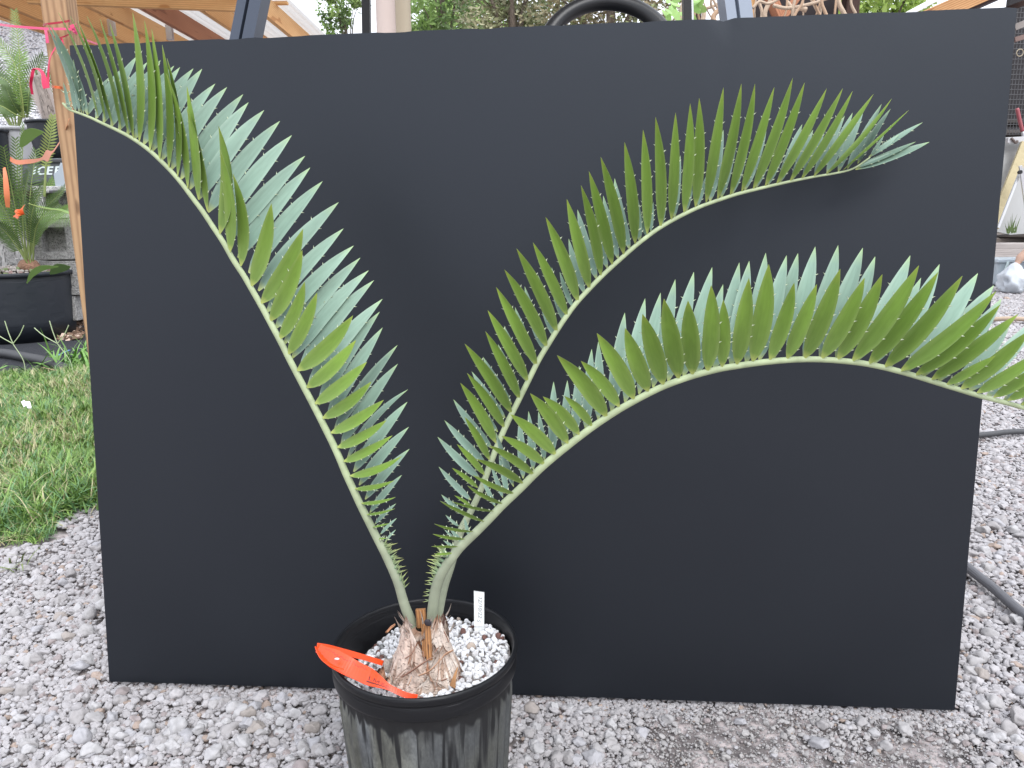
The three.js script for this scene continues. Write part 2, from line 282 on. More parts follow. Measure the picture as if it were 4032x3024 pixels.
// ---------------------------------------------------------------- the black board
{
  const TL = V(-0.6008, 0.9108, -1.1225), TR = V(0.6107, 0.9108, -0.9863), BR = V(0.6051, 0.0, -0.9286), BL = V(-0.6105, 0.0, -1.0224);
  const nrm = BR.clone().sub(BL).cross(TL.clone().sub(BL)).normalize(), nu = 96, nv = 48, th = 0.006, pos = [], uv = [], col = [], idx = [];
  const at = (u, v, back) => {
    const p = BL.clone().lerp(BR, u).lerp(TL.clone().lerp(TR, u), v);
    const groove = -0.0007 * Math.exp(-Math.pow((u - 0.722 + 0.006 * v) / 0.0035, 2)) * (0.35 + 0.65 * sm(0.55, 1, v)) - 0.002 * Math.exp(-Math.pow((u - 0.716) / 0.005, 2)) * sm(0.985, 1, v);
    const bow = 0.004 * Math.sin(Math.PI * u) * (v - 0.5) + 0.0012 * (fbm(u * 4, v * 4, 2) - 0.5);
    p.addScaledVector(nrm, bow + (back ? -th : groove)); if (v > 0.999) p.y -= 0.0035 * Math.exp(-Math.pow((u - 0.716) / 0.006, 2)) + 0.002 * sm(0.6, 0.9, vn(u * 60, 3)) * (back ? 1 : 0.6); return p;
  };
  for (const b of [0, 1]) for (let j = 0; j <= nv; j++) for (let i = 0; i <= nu; i++) { const u = i / nu, v = j / nv, p = at(u, v, b); pos.push(p.x, p.y, p.z); uv.push(u * 1.22, v * 0.914); }
  const s = nu + 1, o = s * (nv + 1);
  for (let j = 0; j < nv; j++) for (let i = 0; i < nu; i++) { const a = j * s + i; idx.push(a, a + 1, a + s, a + 1, a + s + 1, a + s, o + a, o + a + s, o + a + 1, o + a + 1, o + a + s, o + a + s + 1); }
  const face = geoFrom(pos, idx, uv);
  const b = thing('foam_board', 'large black foam board leaning upright behind the potted cycad', 'board', V(0, 0, -1.02));
  const grain = bw(256, 256, (u, v) => 0.5 * tn(u, v, 70, 2) + 0.5 * tn(u, v, 120, 7)); grain.repeat.set(6, 6);
  const smear = bw(256, 256, (u, v) => 0.50 + 0.04 * (tn(u, v, 4, 3) - 0.5) + 0.10 * (tn(u, v, 11, 6) - 0.5)); smear.repeat.set(0.8, 0.8);
  mesh('board_face', face, new THREE.MeshPhysicalMaterial({ color: C(0.0040, 0.0046, 0.0065), specularColor: C(0.80, 0.88, 1), ior: 1.53, roughness: 1, roughnessMap: smear, bumpMap: grain, bumpScale: 0.00003, specularIntensity: 1 }), b, true);
  const ep = [], ei = [], ring = []; for (let i = 0; i <= nu; i++) ring.push([i / nu, 0]); for (let j = 1; j <= nv; j++) ring.push([1, j / nv]); for (let i = nu - 1; i >= 0; i--) ring.push([i / nu, 1]); for (let j = nv - 1; j >= 0; j--) ring.push([0, j / nv]);
  ring.forEach(([u, v], k) => { for (const q of [at(u, v, 0), at(u, v, 1)]) ep.push(q.x, q.y, q.z); if (k) ei.push(2 * k - 2, 2 * k - 1, 2 * k, 2 * k - 1, 2 * k + 1, 2 * k); });
  mesh('board_edge', geoFrom(ep, ei), std({ color: C(0.16, 0.16, 0.165), roughness: 0.9 }), b, true);
}

// ---------------------------------------------------------------- the potted cycad: pot
const rimY = 0.213, potC = G(918, 1388, rimY); potC.y = 0;
const pot = thing('nursery_pot', 'black fluted nursery pot streaked with grey mineral stain, holding the cycad', 'pot', potC); pot.scale.y = 1.065;
{
  const stain = canvasTex(2048, 512, (x, w, h) => {
    const im = x.createImageData(w, h), d = im.data;
    for (let j = 0; j < h; j++) for (let i = 0; i < w; i++) {
      const u = i / w, v = 1 - j / h, yy = v * 0.175;                          // v up the wall
      const band = fbm(u * 40, 0.5, 1, 3), top = 0.1635 + 0.010 * (band - 0.5) + 0.012 * (vn(u * 110, 2) - 0.5);
      const drip = sm(0.50, 0.66, fbm(u * 90, v * 2.2, 4, 3) + 0.06 * (vn(u * 300, v * 8, 2) - 0.5)), patch = sm(0.30, 0.55, fbm(u * 22 + 3, v * 3, 9, 4));
      let k = sm(top, top - 0.006, yy) * (1 - 0.85 * drip) * (0.6 + 0.4 * patch); k *= 0.95 + 0.42 * (fbm(u * 420, v * 70, 5, 3) - 0.2);
      const fade = 0.55 + 0.45 * vn(u * 14, 5), br = clamp(k * fade);
      const tint = vn(u * 30, v * 5, 7);
      d.set([lerp(9, 108 + 8 * tint, br), lerp(10, 112 + 4 * tint, br), lerp(12, 115 - 12 * tint, br), 255], (j * w + i) * 4);
    }
    x.putImageData(im, 0, 0);
  });
  const pos = [], uv = [], idx = [], na = 432, ny = 26, NR = 34;
  for (let j = 0; j <= ny; j++) for (let i = 0; i <= na; i++) {
    const v = j / ny, y = 0.175 * v, a = i / na * 6.2832, ribs = sm(-0.25, 0.35, Math.sin(a * NR)) * 0.0024 * sm(1, 0.80, v) * sm(0, 0.08, v), r = lerp(0.0865, 0.0985, v) - 0.0024 + ribs;
    pos.push(Math.sin(a) * r, y, Math.cos(a) * r); uv.push(i / na, v);
  }
  for (let j = 0; j < ny; j++) for (let i = 0; i < na; i++) { const a = j * (na + 1) + i; idx.push(a, a + 1, a + na + 1, a + 1, a + na + 2, a + na + 1); }
  mesh('pot_wall', geoFrom(pos, idx, uv), std({ map: stain, roughness: 0.62 }), pot);
  const prof = [[0.0985, 0.1735], [0.1010, 0.1745], [0.1016, 0.178], [0.1016, 0.1865], [0.1002, 0.1885], [0.1004, 0.1905], [0.1024, 0.1925], [0.1030, 0.1965], [0.1022, 0.1995], [0.1000, 0.2002], [0.0982, 0.1985], [0.0976, 0.194], [0.0978, 0.1925], [0.0966, 0.188], [0.0968, 0.1865], [0.0958, 0.180], [0.0962, 0.178], [0.0950, 0.165], [0.0935, 0.14]].map(([r, y]) => new THREE.Vector2(r, y));
  mesh('rim', new THREE.LatheGeometry(prof, 160), new THREE.MeshPhysicalMaterial({ color: C(0.006, 0.0065, 0.008), specularIntensity: 0.6, roughness: 0.42, bumpMap: pitMap, bumpScale: 0.0002 }), pot);
  mesh('pot_base', new THREE.CylinderGeometry(0.084, 0.084, 0.004, 64).translate(0, 0.004, 0), blackPlastic, pot);
}
// white pumice in the pot: low at the left, heaped at the right
const fillY = (x, z) => 0.180 + 0.085 * x - 0.016 * Math.exp(-Math.pow((x + 0.088) / 0.030, 2)) - 0.002 * sm(0.0, -0.09, z) + 0.004 * (vn(x * 60, z * 60, 4) - 0.5) + 0.004 * Math.exp(-(x * x + z * z) / 0.002);
const pumice = thing('pumice_gravel', 'white pumice pebbles filling the black pot around the cycad stem', 'gravel', potC); pumice.position.y = 0.013;
{
  const P = new THREE.CircleGeometry(0.0945, 64).rotateX(-Math.PI / 2), g = new THREE.RingGeometry(0.0001, 0.0945, 64, 14).rotateX(-Math.PI / 2), a = g.attributes.position;
  for (let i = 0; i < a.count; i++) a.setY(i, fillY(a.getX(i), a.getZ(i)) - 0.004); g.computeVertexNormals();
  mesh('pumice_bed', g, std({ color: C(0.20, 0.18, 0.17), roughness: 1 }), pumice);
  const shapes = []; for (let i = 0; i < 9; i++) shapes.push(rockGeo(2, 0.35, 7));
  const mats = [[0.88, 0.885, 0.90], [0.80, 0.805, 0.825], [0.70, 0.685, 0.69], [0.30, 0.30, 0.30], [0.17, 0.085, 0.07], [0.46, 0.38, 0.32]].map((c) => std({ color: C(...c), roughness: 0.9, bumpMap: pitMap, bumpScale: 0.0004 }));
  const c = [];
  for (let i = 0; i < 9000 && c.length < 2900; i++) {
    const f = rnd() * 6.2832, r = (Math.sin(f) > -0.2 ? 0.0925 : 0.0882) * Math.sqrt(rnd()), x = Math.sin(f) * r, z = Math.cos(f) * r; if (Math.hypot(x - 0.002, z - 0.028) < 0.024) continue;
    const s = rnd() < 0.12 ? rr(0.0040, 0.0052) : rr(0.0025, 0.0042), lay = c.length < 1000 ? 0 : 1;
    let ok = true; for (const q of c) if (q[4] === lay && Math.hypot(q[0] - x, q[2] - z) < (q[3] + s) * 0.72) { ok = false; break; }
    if (ok) c.push([x, fillY(x, z) + (lay ? 0.0012 : -0.002) + rr(-0.0008, 0.0008), z, s, lay]);
  }
  const key = (q) => q[3] * (1.2 + 3 * q[2]) * (q[4] ? 1 : 0.55); c.sort((a, b) => key(b) - key(a)); const rest = shapes.map(() => [[], []]);
  c.forEach((q, n) => {
    const t = rnd(), k = t < 0.50 ? 0 : t < 0.80 ? 1 : t < 0.91 ? 2 : t < 0.935 ? 3 : t < 0.975 ? 4 : 5, rot = Q(rnd() * 6, rnd() * 6, rnd() * 6);
    if (n < 295) { const m = mesh('pebble', shapes[n % 9], mats[k], pumice); m.position.set(q[0], q[1], q[2]); m.quaternion.copy(rot); m.scale.setScalar(q[3] * 1.12); }
    else { const b = rest[n % 9]; b[0].push(M4(V(q[0], q[1], q[2]), rot, V(q[3], q[3], q[3]).multiplyScalar(1.12))); b[1].push(mats[k].color); }
  });
  rest.forEach((b, i) => inst('pebbles', shapes[i], std({ roughness: 0.9, bumpMap: pitMap, bumpScale: 0.0004 }), b[0], b[1], pumice));
}

// ---------------------------------------------------------------- the cycad
const cyBase = V(potC.x + 0.003, 0.178, potC.z + 0.026);
const cycad = thing('cycad_plant', 'young cycad with three long blue green spiny fronds in the black pot', 'plant', cyBase);
const zB = potC.z + 0.018;
const RACHIS = {
  A: { k: -0.035, z0: zB, w: [[0, 0.0076], [0.06, 0.0068], [0.14, 0.0056], [0.35, 0.0046], [0.6, 0.0038], [0.85, 0.0026], [1, 0.0012]], p: [1628, 2478, 1619, 2448, 1594, 2385, 1568, 2297, 1551, 2255, 1518, 2185, 1480, 2110, 1450, 2050, 1420, 1990, 1390, 1925, 1360, 1860, 1335, 1800, 1310, 1745, 1280, 1685, 1250, 1625, 1217, 1562, 1187, 1505, 1140, 1415, 1105, 1345, 1070, 1280, 1035, 1215, 995, 1145, 960, 1085, 920, 1025, 880, 955, 840, 895, 798, 832, 755, 775, 720, 728, 682, 683, 640, 640, 595, 598, 550, 564, 505, 535, 460, 512, 410, 489, 360, 465, 312, 446, 270, 430, 247, 406] },
  B: { k: -0.170, z0: zB - 0.030, w: [[0, 0.0068], [0.1, 0.0060], [0.2, 0.0045], [0.5, 0.0036], [0.8, 0.0026], [1, 0.0012]], p: [1720, 2478, 1724, 2440, 1733, 2380, 1751, 2300, 1774, 2230, 1797, 2150, 1819, 2080, 1845, 2030, 1870, 1980, 1900, 1912, 1930, 1828, 1965, 1738, 2000, 1660, 2036, 1588, 2080, 1500, 2120, 1420, 2166, 1344, 2216, 1266, 2268, 1195, 2320, 1138, 2372, 1085, 2442, 1021, 2510, 962, 2590, 902, 2675, 853, 2750, 817, 2806, 796, 2900, 765, 3000, 740, 3100, 717, 3200, 697, 3290, 682, 3340, 671, 3370, 658, 3425, 620] },
  C: { k: 0.085, z0: zB + 0.004, w: [[0, 0.0074], [0.08, 0.0074], [0.16, 0.0058], [0.4, 0.0044], [0.7, 0.0036], [0.9, 0.0028], [1, 0.0014]], p: [1700, 2478, 1700, 2437, 1706, 2380, 1716, 2320, 1738, 2258, 1768, 2212, 1812, 2155, 1870, 2100, 1930, 2040, 1980, 1988, 2050, 1922, 2100, 1872, 2145, 1830, 2190, 1792, 2240, 1752, 2285, 1717, 2335, 1680, 2390, 1643, 2445, 1608, 2500, 1577, 2555, 1548, 2610, 1522, 2670, 1499, 2727, 1480, 2785, 1464, 2845, 1450, 2900, 1441, 2960, 1432, 3026, 1424, 3126, 1416, 3226, 1415, 3326, 1422, 3401, 1431, 3476, 1446, 3551, 1465, 3626, 1487, 3701, 1511, 3776, 1534, 3851, 1557, 3926, 1577, 4032, 1606, 4150, 1645, 4270, 1695, 4380, 1750] },
};
const GREEN = [[0.182, 0.310, 0.044], [0.150, 0.240, 0.050]], BLUE = [[0.218, 0.328, 0.252], [0.20, 0.305, 0.243]];
// a leaflet: a thin pointed blade with a glaucous upper face, a green lower face, pale margins and small teeth
function leafletGeo(B, T, o) {
  const a = T.clone().sub(B), L = a.length(); a.normalize();
  const toCam = camera.position.clone().sub(B).normalize(), u0 = a.clone().cross(toCam).normalize(), n0 = u0.clone().cross(a).normalize();
  const u = u0.clone().multiplyScalar(Math.cos(o.tw)).addScaledVector(n0, Math.sin(o.tw)), n = u.clone().cross(a).normalize(); if (n.dot(toCam) < 0) n.negate();
  const N = 12, pos = [], idx = [], col = [], uv = [], uo = rnd(), Wd = o.w, th = Math.max(0.00035, Wd * 0.035);
  const wp = (t) => t < 0.34 ? lerp(0.11, 1, Math.sin(Math.PI / 2 * Math.pow(t / 0.34, 0.8))) : (() => { const x = (t - 0.34) / 0.66; return Math.max(0.012, 1 - Math.pow(x, 2.45)); })();
  const cp = (t) => B.clone().addScaledVector(a, t * L).addScaledVector(u0, o.bow * L * 4 * t * (1 - t)).addScaledVector(n, o.arch * L * (4 * t * (1 - t)));
  const [front, back] = o.front ? [GREEN, BLUE] : [BLUE, GREEN], j = o.j;
  const shade = (t, s, P) => {
    const c = [0, 1, 2].map((k) => lerp(P[1][k], P[0][k], sm(0.02, 0.75, t)) * j);
    const gr = P === GREEN, tip = sm(0.86, 1, t), root = sm(0.07, 0.0, t), ed = Math.abs(s) > 0.9 ? 0.30 : 0;
    const tc = gr ? [0.34, 0.42, 0.06] : [0.36, 0.50, 0.22], rc = [0.42, 0.46, 0.13], ec = gr ? [0.34, 0.42, 0.16] : [0.42, 0.55, 0.44];
    return c.map((x, k) => lerp(lerp(lerp(x, ec[k], ed), tc[k], tip * 0.8), rc[k], root * 0.9));
  };
  const cols = [-1, -0.5, 0, 0.5, 1];
  for (let i = 0; i <= N; i++) {
    const t = i / N, c = cp(t), hw = Wd / 2 * wp(t);
    for (const f of [1, -1]) for (const s of cols) {
      const q = c.clone().addScaledVector(u, s * hw).addScaledVector(n, hw * o.cup * (s * s - 0.4) + f * th / 2 * (1 - 0.7 * Math.abs(s)));
      pos.push(q.x, q.y, q.z); uv.push(s * 0.12 + uo, t * 0.35 + uo); col.push(...shade(t, s, f > 0 ? front : back));
    }
  }
  for (let i = 0; i < N; i++) for (let k = 0; k < 4; k++) { const p = i * 10 + k; idx.push(p, p + 1, p + 10, p + 1, p + 11, p + 10); const q = p + 5; idx.push(q, q + 10, q + 1, q + 1, q + 10, q + 11); }
  for (let i = 0; i < N; i++) for (const [l, m] of [[0, 5], [4, 9]]) { const p = i * 10; idx.push(p + l, p + l + 10, p + m, p + m, p + l + 10, p + m + 10); }
  // teeth
  const tooth = (t, s, len) => {
    const hw = Wd / 2 * wp(t), e = cp(t).addScaledVector(u, s * hw * 0.97).addScaledVector(n, hw * o.cup * 0.6), d = u.clone().multiplyScalar(s).addScaledVector(a, rr(0.5, 1.1)).normalize(), w = len * 0.30, k0 = pos.length / 3;
    for (const q of [e.clone().addScaledVector(a, w), e.clone().addScaledVector(a, -w), e.clone().addScaledVector(n, w * 0.6), e.clone().addScaledVector(d, len)]) { pos.push(q.x, q.y, q.z); uv.push(uo, uo); col.push(0.60, 0.68, 0.46); }
    idx.push(k0, k0 + 1, k0 + 3, k0 + 1, k0 + 2, k0 + 3, k0 + 2, k0, k0 + 3);
  };
  const nt = o.teeth ?? 4; for (const s of [-1, 1]) for (let i = 0; i < nt; i++) tooth(clamp((i + rr(0.25, 0.75)) / nt * 0.72 + 0.08), s, rr(0.0023, 0.0034) * (o.ts ?? 1));
  return geoFrom(pos, idx, uv, col);
}
// a stubby many pointed prickle low on a leaf stalk
function prickleGeo(p, d, s) {
  const list = []; for (const [ax, ay, az, l] of [[0, 0, 0, 1], [0.5, 0.5, 0.2, 0.7], [-0.45, 0.5, -0.3, 0.75], [0.1, 0.8, 0.5, 0.6]]) {
    const v = d.clone().add(V(ax, ay, az).multiplyScalar(0.9)).normalize(), g = new THREE.ConeGeometry(0.095 * s, s * l, 5, 1).translate(0, s * l / 2, 0).applyQuaternion(new THREE.Quaternion().setFromUnitVectors(V(0, 1, 0), v)).translate(p.x, p.y, p.z), n = g.attributes.position.count, c = [];
    for (let i = 0; i < n; i++) { const k = V().fromBufferAttribute(g.attributes.position, i).sub(p).length() / s; c.push(lerp(0.15, 0.48, k), lerp(0.26, 0.50, k), lerp(0.19, 0.16, k)); } g.setAttribute('color', new THREE.Float32BufferAttribute(c, 3)); list.push(g.toNonIndexed());
  } return mergeGeometries(list);
}
const vein = dataTex(256, 256, (u, v) => { const a = vn(u * 64, v * 4, 3) * 0.5 + vn(u * 128, v * 6, 5) * 0.5, k = 0.94 + 0.05 * (a - 0.5) + 0.10 * (tn(u, v, 7, 4) - 0.5) + 0.05 * tn(u, v, 40, 9); return [k, k, k]; });
const leafMat = new THREE.MeshPhysicalMaterial({ vertexColors: true, map: vein, roughness: 0.52, side: THREE.DoubleSide, specularIntensity: 0.6 });
const stalkMat = std({ vertexColors: true, roughness: 0.62 });
const pairs = (a) => { const r = []; for (let i = 0; i < a.length; i += 2) r.push([a[i], a[i + 1]]); return r; };
function makeFrond(id, label, rows, prick) {
  const R = RACHIS[id], P = pairs(R.p), cum = [0]; for (let i = 1; i < P.length; i++) cum.push(cum[i - 1] + Math.hypot(P[i][0] - P[i - 1][0], P[i][1] - P[i - 1][1]));
  const tot = cum[cum.length - 1], zAt = (s) => R.z0 + R.k * Math.pow(s, 1.25);
  const pts = P.map(([x, y], i) => S(x, y, zAt(cum[i] / tot)));
  const wAt = (t) => { const w = R.w; for (let i = 1; i < w.length; i++) if (t <= w[i][0]) return lerp(w[i - 1][1], w[i][1], (t - w[i - 1][0]) / (w[i][0] - w[i - 1][0])); return w[w.length - 1][1]; };
  const f = new THREE.Group(); f.name = 'frond'; cycad.add(f); f.userData.label = label;
  mesh('stalk', tubeGeo(pts, (t) => wAt(t) * 0.77, 150, 12, (t, a, p) => {
    const m = fbm(p.x * 160, p.y * 60, p.z * 160, 3), low = sm(0.34, 0.05, t), n = 0.80 + 0.4 * m;
    const g = 0.66 + 0.44 * fbm(p.x * 420, p.y * 120, p.z * 420 + 4, 2); return [lerp(0.44, 0.31, low) * n * g, lerp(0.52, 0.345, low) * n * g, lerp(0.30, 0.245, low) * n * g];
  }), stalkMat, f, true);
  const near = (x, y) => { let b = 0, bd = 1e9, bi = 0; for (let i = 1; i < P.length; i++) { const dx = P[i][0] - P[i - 1][0], dy = P[i][1] - P[i - 1][1], t = clamp(((x - P[i - 1][0]) * dx + (y - P[i - 1][1]) * dy) / (dx * dx + dy * dy)), d = Math.hypot(x - P[i - 1][0] - dx * t, y - P[i - 1][1] - dy * t); if (d < bd) { bd = d; b = cum[i - 1] + t * Math.hypot(dx, dy); bi = i; } } return b / tot; };
  for (const row of rows) for (const l of row.list) {
    const [ox, oy] = l.length > 5 ? [0, 0] : row.o, k = row.k, bx = l[0] * k + row.o[0], by = l[1] * k + row.o[1], tx = l[2] * k + row.o[0], ty = l[3] * k + row.o[1];
    const s = near(bx, by), z = zAt(s) + row.side * wAt(s) * 0.5, px = Math.hypot(tx - bx, ty - by), Lp = px / 3000 * 0.78, dz = row.side * Lp * (row.dz ?? 0.32);
    const Bp = S(bx, by, z), Tp = S(tx, ty, z + dz), L = Bp.distanceTo(Tp), w = (row.w ?? 0.15) * L, app = l[4] !== undefined ? Math.min(0.985, l[4] * k / px * Lp / w) : 0.985;
    const g = leafletGeo(Bp, Tp, { w, front: row.front, tw: (row.tws ?? 1) * Math.acos(clamp(app * rr(0.96, 1), 0.10, 0.99)), bow: (row.bow ?? 0) * rr(0.6, 1.3), arch: row.side * rr(-0.05, 0.0), cup: rr(0.10, 0.30), j: rr(0.88, 1.07) * (l[5] ?? 1), teeth: L > 0.03 ? (row.teeth ?? 4) : 2, ts: L > 0.03 ? 1 : 1.25 });
    mesh('leaflet', g, leafMat, f, true);
  }
  for (const [x, y, dx, dy, sz] of prick) { const s = near(x, y), p = S(x, y, zAt(s) + rr(-0.002, 0.003)); mesh('prickle', prickleGeo(p, V(dx, -dy, rr(-0.3, 0.4)).normalize(), sz / 3000 * 0.90), leafMat, f, true); }
}
// leaflets as base and tip in the photograph's plan; o is the corner of the part measured and k its scale
makeFrond('A', 'left frond arching up to the upper left, leaflets seen on edge near its tip', [
  { o: [180, 0], k: 0.5, side: -1, front: false, w: 0.138, bow: -0.022, dz: 0.30, list: [
    [330, 905, 500, 610], [395, 940, 610, 535], [455, 968, 718, 443], [515, 1000, 800, 490], [575, 1030, 905, 475], [640, 1060, 1012, 518], [700, 1095, 1057, 530], [770, 1140, 1163, 540], [840, 1190, 1232, 543], [915, 1260, 1335, 660], [990, 1335, 1428, 687], [1065, 1410, 1555, 743], [1135, 1490, 1597, 807], [1205, 1570, 1720, 868], [1280, 1672, 1845, 953], [1365, 1790, 1938, 1066], [1440, 1890, 2043, 1228], [1515, 2030, 2083, 1320], [1600, 2150, 2180, 1428]] },
  { o: [600, 700], k: 0.5, side: -1, front: false, w: 0.134, bow: -0.022, dz: 0.30, list: [
    [835, 890, 1467, 193], [900, 1060, 1505, 400], [965, 1190, 1585, 535], [1035, 1310, 1637, 630], [1100, 1420, 1703, 730], [1160, 1520, 1744, 808], [1225, 1640, 1812, 955], [1310, 1790, 1790, 1055], [1380, 1900, 1813, 1180], [1430, 2000, 1930, 1318, 90, 0.62], [1485, 2110, 1933, 1465]] },
  { o: [1000, 1500], k: 0.5, side: -1, front: false, w: 0.145, bow: -0.022, dz: 0.30, list: [
    [735, 610, 1212, 68, 60, 0.7], [785, 715, 1208, 165], [828, 820, 1220, 362], [876, 932, 1225, 535], [912, 1037, 1165, 740], [952, 1128, 1120, 965], [996, 1208, 1125, 1080], [1032, 1268, 1118, 1170]] },
  { o: [180, 0], k: 0.5, side: 1, front: true, w: 0.13, bow: 0.012, dz: 0.12, tws: 1, teeth: 3, list: [
    [415, 928, 100, 100, 20], [470, 955, 193, 128, 24], [530, 990, 253, 165, 26], [592, 1025, 325, 128, 28], [657, 1068, 428, 152, 32], [692, 1092, 503, 178, 40], [738, 1115, 685, 100, 54], [822, 1188, 778, 165, 52], [897, 1258, 835, 230, 50], [970, 1322, 917, 355, 52], [1040, 1392, 955, 460, 42], [1120, 1482, 950, 580, 48], [1205, 1572, 1112, 680, 62], [1275, 1660, 1110, 850, 52]] },
  { o: [180, 0], k: 0.5, side: 1, front: false, w: 0.12, bow: 0.01, dz: 0.18, teeth: 3, list: [[330, 905, 40, 200, 62], [285, 890, 12, 190, 30], [265, 885, 218, 470, 30], [235, 880, 180, 560, 60], [300, 895, 205, 520, 24], [180, 862, 138, 645, 40], [200, 872, 175, 800, 26]] },
  { o: [600, 700], k: 0.5, side: 1, front: true, w: 0.185, bow: 0.032, dz: 0.30, list: [
    [532, 440, 522, -405, 88], [612, 585, 532, -222, 78], [697, 695, 635, -30, 82], [782, 852, 938, 203, 118], [858, 988, 1186, 404, 128], [928, 1128, 1181, 570, 118], [1002, 1268, 1200, 818, 108], [1072, 1388, 1298, 905, 108], [1142, 1518, 1580, 1085, 122], [1217, 1652, 1604, 1278, 112]] },
  { o: [1000, 1500], k: 0.5, side: 1, front: true, w: 0.19, bow: 0.03, dz: 0.36, list: [
    [482, 178, 890, -150, 104], [542, 292, 926, 5, 92], [607, 408, 1022, 150, 88], [657, 522, 1045, 308, 78], [707, 632, 1090, 430, 70], [757, 747, 1165, 592, 62], [797, 848, 1105, 784, 42], [847, 962, 1115, 915, 30], [887, 1052, 1110, 1005, 22], [932, 1152, 1065, 1122, 16], [980, 1242, 1045, 1236, 14]] },
], [[1506, 2155, 1, -0.4, 66], [1512, 2165, 1, 0.2, 44], [1524, 2182, 1, -0.5, 62], [1534, 2198, 1, 0.1, 50], [1545, 2222, 1, -0.6, 58], [1552, 2238, 1, -0.1, 44], [1562, 2258, 1, -0.5, 46], [1575, 2285, 0.8, -0.9, 44], [1582, 2303, 0.8, -0.9, 40], [1588, 2318, 0.8, -0.8, 34]]);
makeFrond('B', 'upper right frond behind, its tip ending in front of the board', [
  { o: [1700, 700], k: 0.5, side: -1, front: false, w: 0.135, bow: -0.015, dz: 0.26, list: [
    [1700, 470, 1618, 190], [1640, 500, 1545, 60], [1560, 565, 1440, 5], [1470, 640, 1350, 140], [1385, 715, 1258, 235], [1300, 800, 1148, 250], [1205, 915, 1078, 480], [1115, 1025, 1008, 740], [1040, 1130, 945, 705], [960, 1250, 838, 765], [885, 1360, 732, 855], [815, 1480, 655, 1018], [745, 1605, 570, 1165]] },
  { o: [1800, 1100], k: 0.5, side: -1, front: false, w: 0.14, bow: -0.015, dz: 0.26, list: [[492, 882, 322, 510], [430, 985, 203, 610], [378, 1090, 115, 725], [320, 1200, 58, 845], [275, 1330, -30, 945], [225, 1450, -100, 1110], [180, 1570, -155, 1240], [110, 1738, -145, 1475]] },
  { o: [1000, 1500], k: 0.5, side: -1, front: false, w: 0.17, bow: -0.01, dz: 0.26, list: [[1660, 1055, 1475, 895], [1615, 1145, 1508, 1055], [1585, 1240, 1500, 1170]] },
  { o: [2500, 200], k: 0.5, side: -1, front: false, w: 0.135, bow: 0.0, dz: 0.22, list: [
    [45, 1478, 12, 1120], [125, 1425, 145, 1190], [215, 1375, 240, 1060], [310, 1315, 358, 825], [405, 1268, 470, 760], [495, 1225, 575, 960], [590, 1190, 697, 622], [680, 1160, 808, 628], [770, 1125, 897, 720], [865, 1100, 1037, 610], [955, 1080, 1104, 705], [1048, 1060, 1198, 735], [1142, 1040, 1317, 578], [1238, 1020, 1403, 622], [1325, 1003, 1508, 568], [1415, 985, 1652, 512], [1512, 967, 1714, 488], [1602, 952, 1808, 432], [1675, 930, 1942, 420, 70, 0.75], [1755, 890, 2012, 458, 60, 0.68]] },
  { o: [2500, 200], k: 0.5, side: 1, front: true, w: 0.110, bow: 0.008, dz: 0.24, list: [
    [97, 1442, 64, 622, 96], [202, 1387, 162, 522, 96], [287, 1328, 320, 488, 88], [387, 1272, 435, 415, 94], [477, 1228, 506, 372, 98], [562, 1192, 697, 290, 90], [652, 1165, 838, 260, 92], [752, 1132, 945, 260, 86], [842, 1107, 1097, 286, 84], [932, 1087, 1242, 215, 92], [1027, 1065, 1336, 250, 88], [1117, 1045, 1510, 297, 82], [1222, 1025, 1637, 296, 78], [1312, 1006, 1714, 317, 70], [1407, 991, 1878, 342, 68], [1507, 972, 2022, 377, 48], [1640, 940, 2155, 468, 26]] },
  { o: [0, 0], k: 1, side: -1, front: false, w: 0.14, bow: 0.03, dz: 0.05, list: [[3368, 668, 3660, 559, 38, 0.85], [3372, 662, 3606, 558, 24, 0.8], [3420, 620, 3633, 482, 26], [3428, 612, 3480, 533, 16], [3436, 605, 3540, 530, 20]] },
  { o: [1700, 700], k: 0.5, side: 1, front: true, w: 0.136, bow: 0.014, dz: 0.26, list: [
    [1602, 518, 1518, -280, 98], [1512, 602, 1330, -163, 100], [1422, 682, 1238, -51, 98], [1332, 772, 1175, 60, 92], [1242, 872, 1063, 168, 104], [1152, 977, 897, 310, 108], [1067, 1087, 797, 510, 104], [987, 1217, 668, 558, 108], [907, 1337, 572, 723, 106], [827, 1477, 507, 861, 106], [757, 1602, 440, 1043, 100]] },
  { o: [1800, 1100], k: 0.5, side: 1, front: true, w: 0.15, bow: 0.02, dz: 0.28, list: [[492, 942, 223, 410, 92], [428, 1052, 60, 508, 100], [372, 1167, 78, 738, 84], [304, 1287, 25, 816, 92], [255, 1420, 60, 1083, 80], [215, 1540, -2, 1298, 78], [162, 1640, -40, 1485, 62], [110, 1788, -22, 1702, 30]] },
], []);
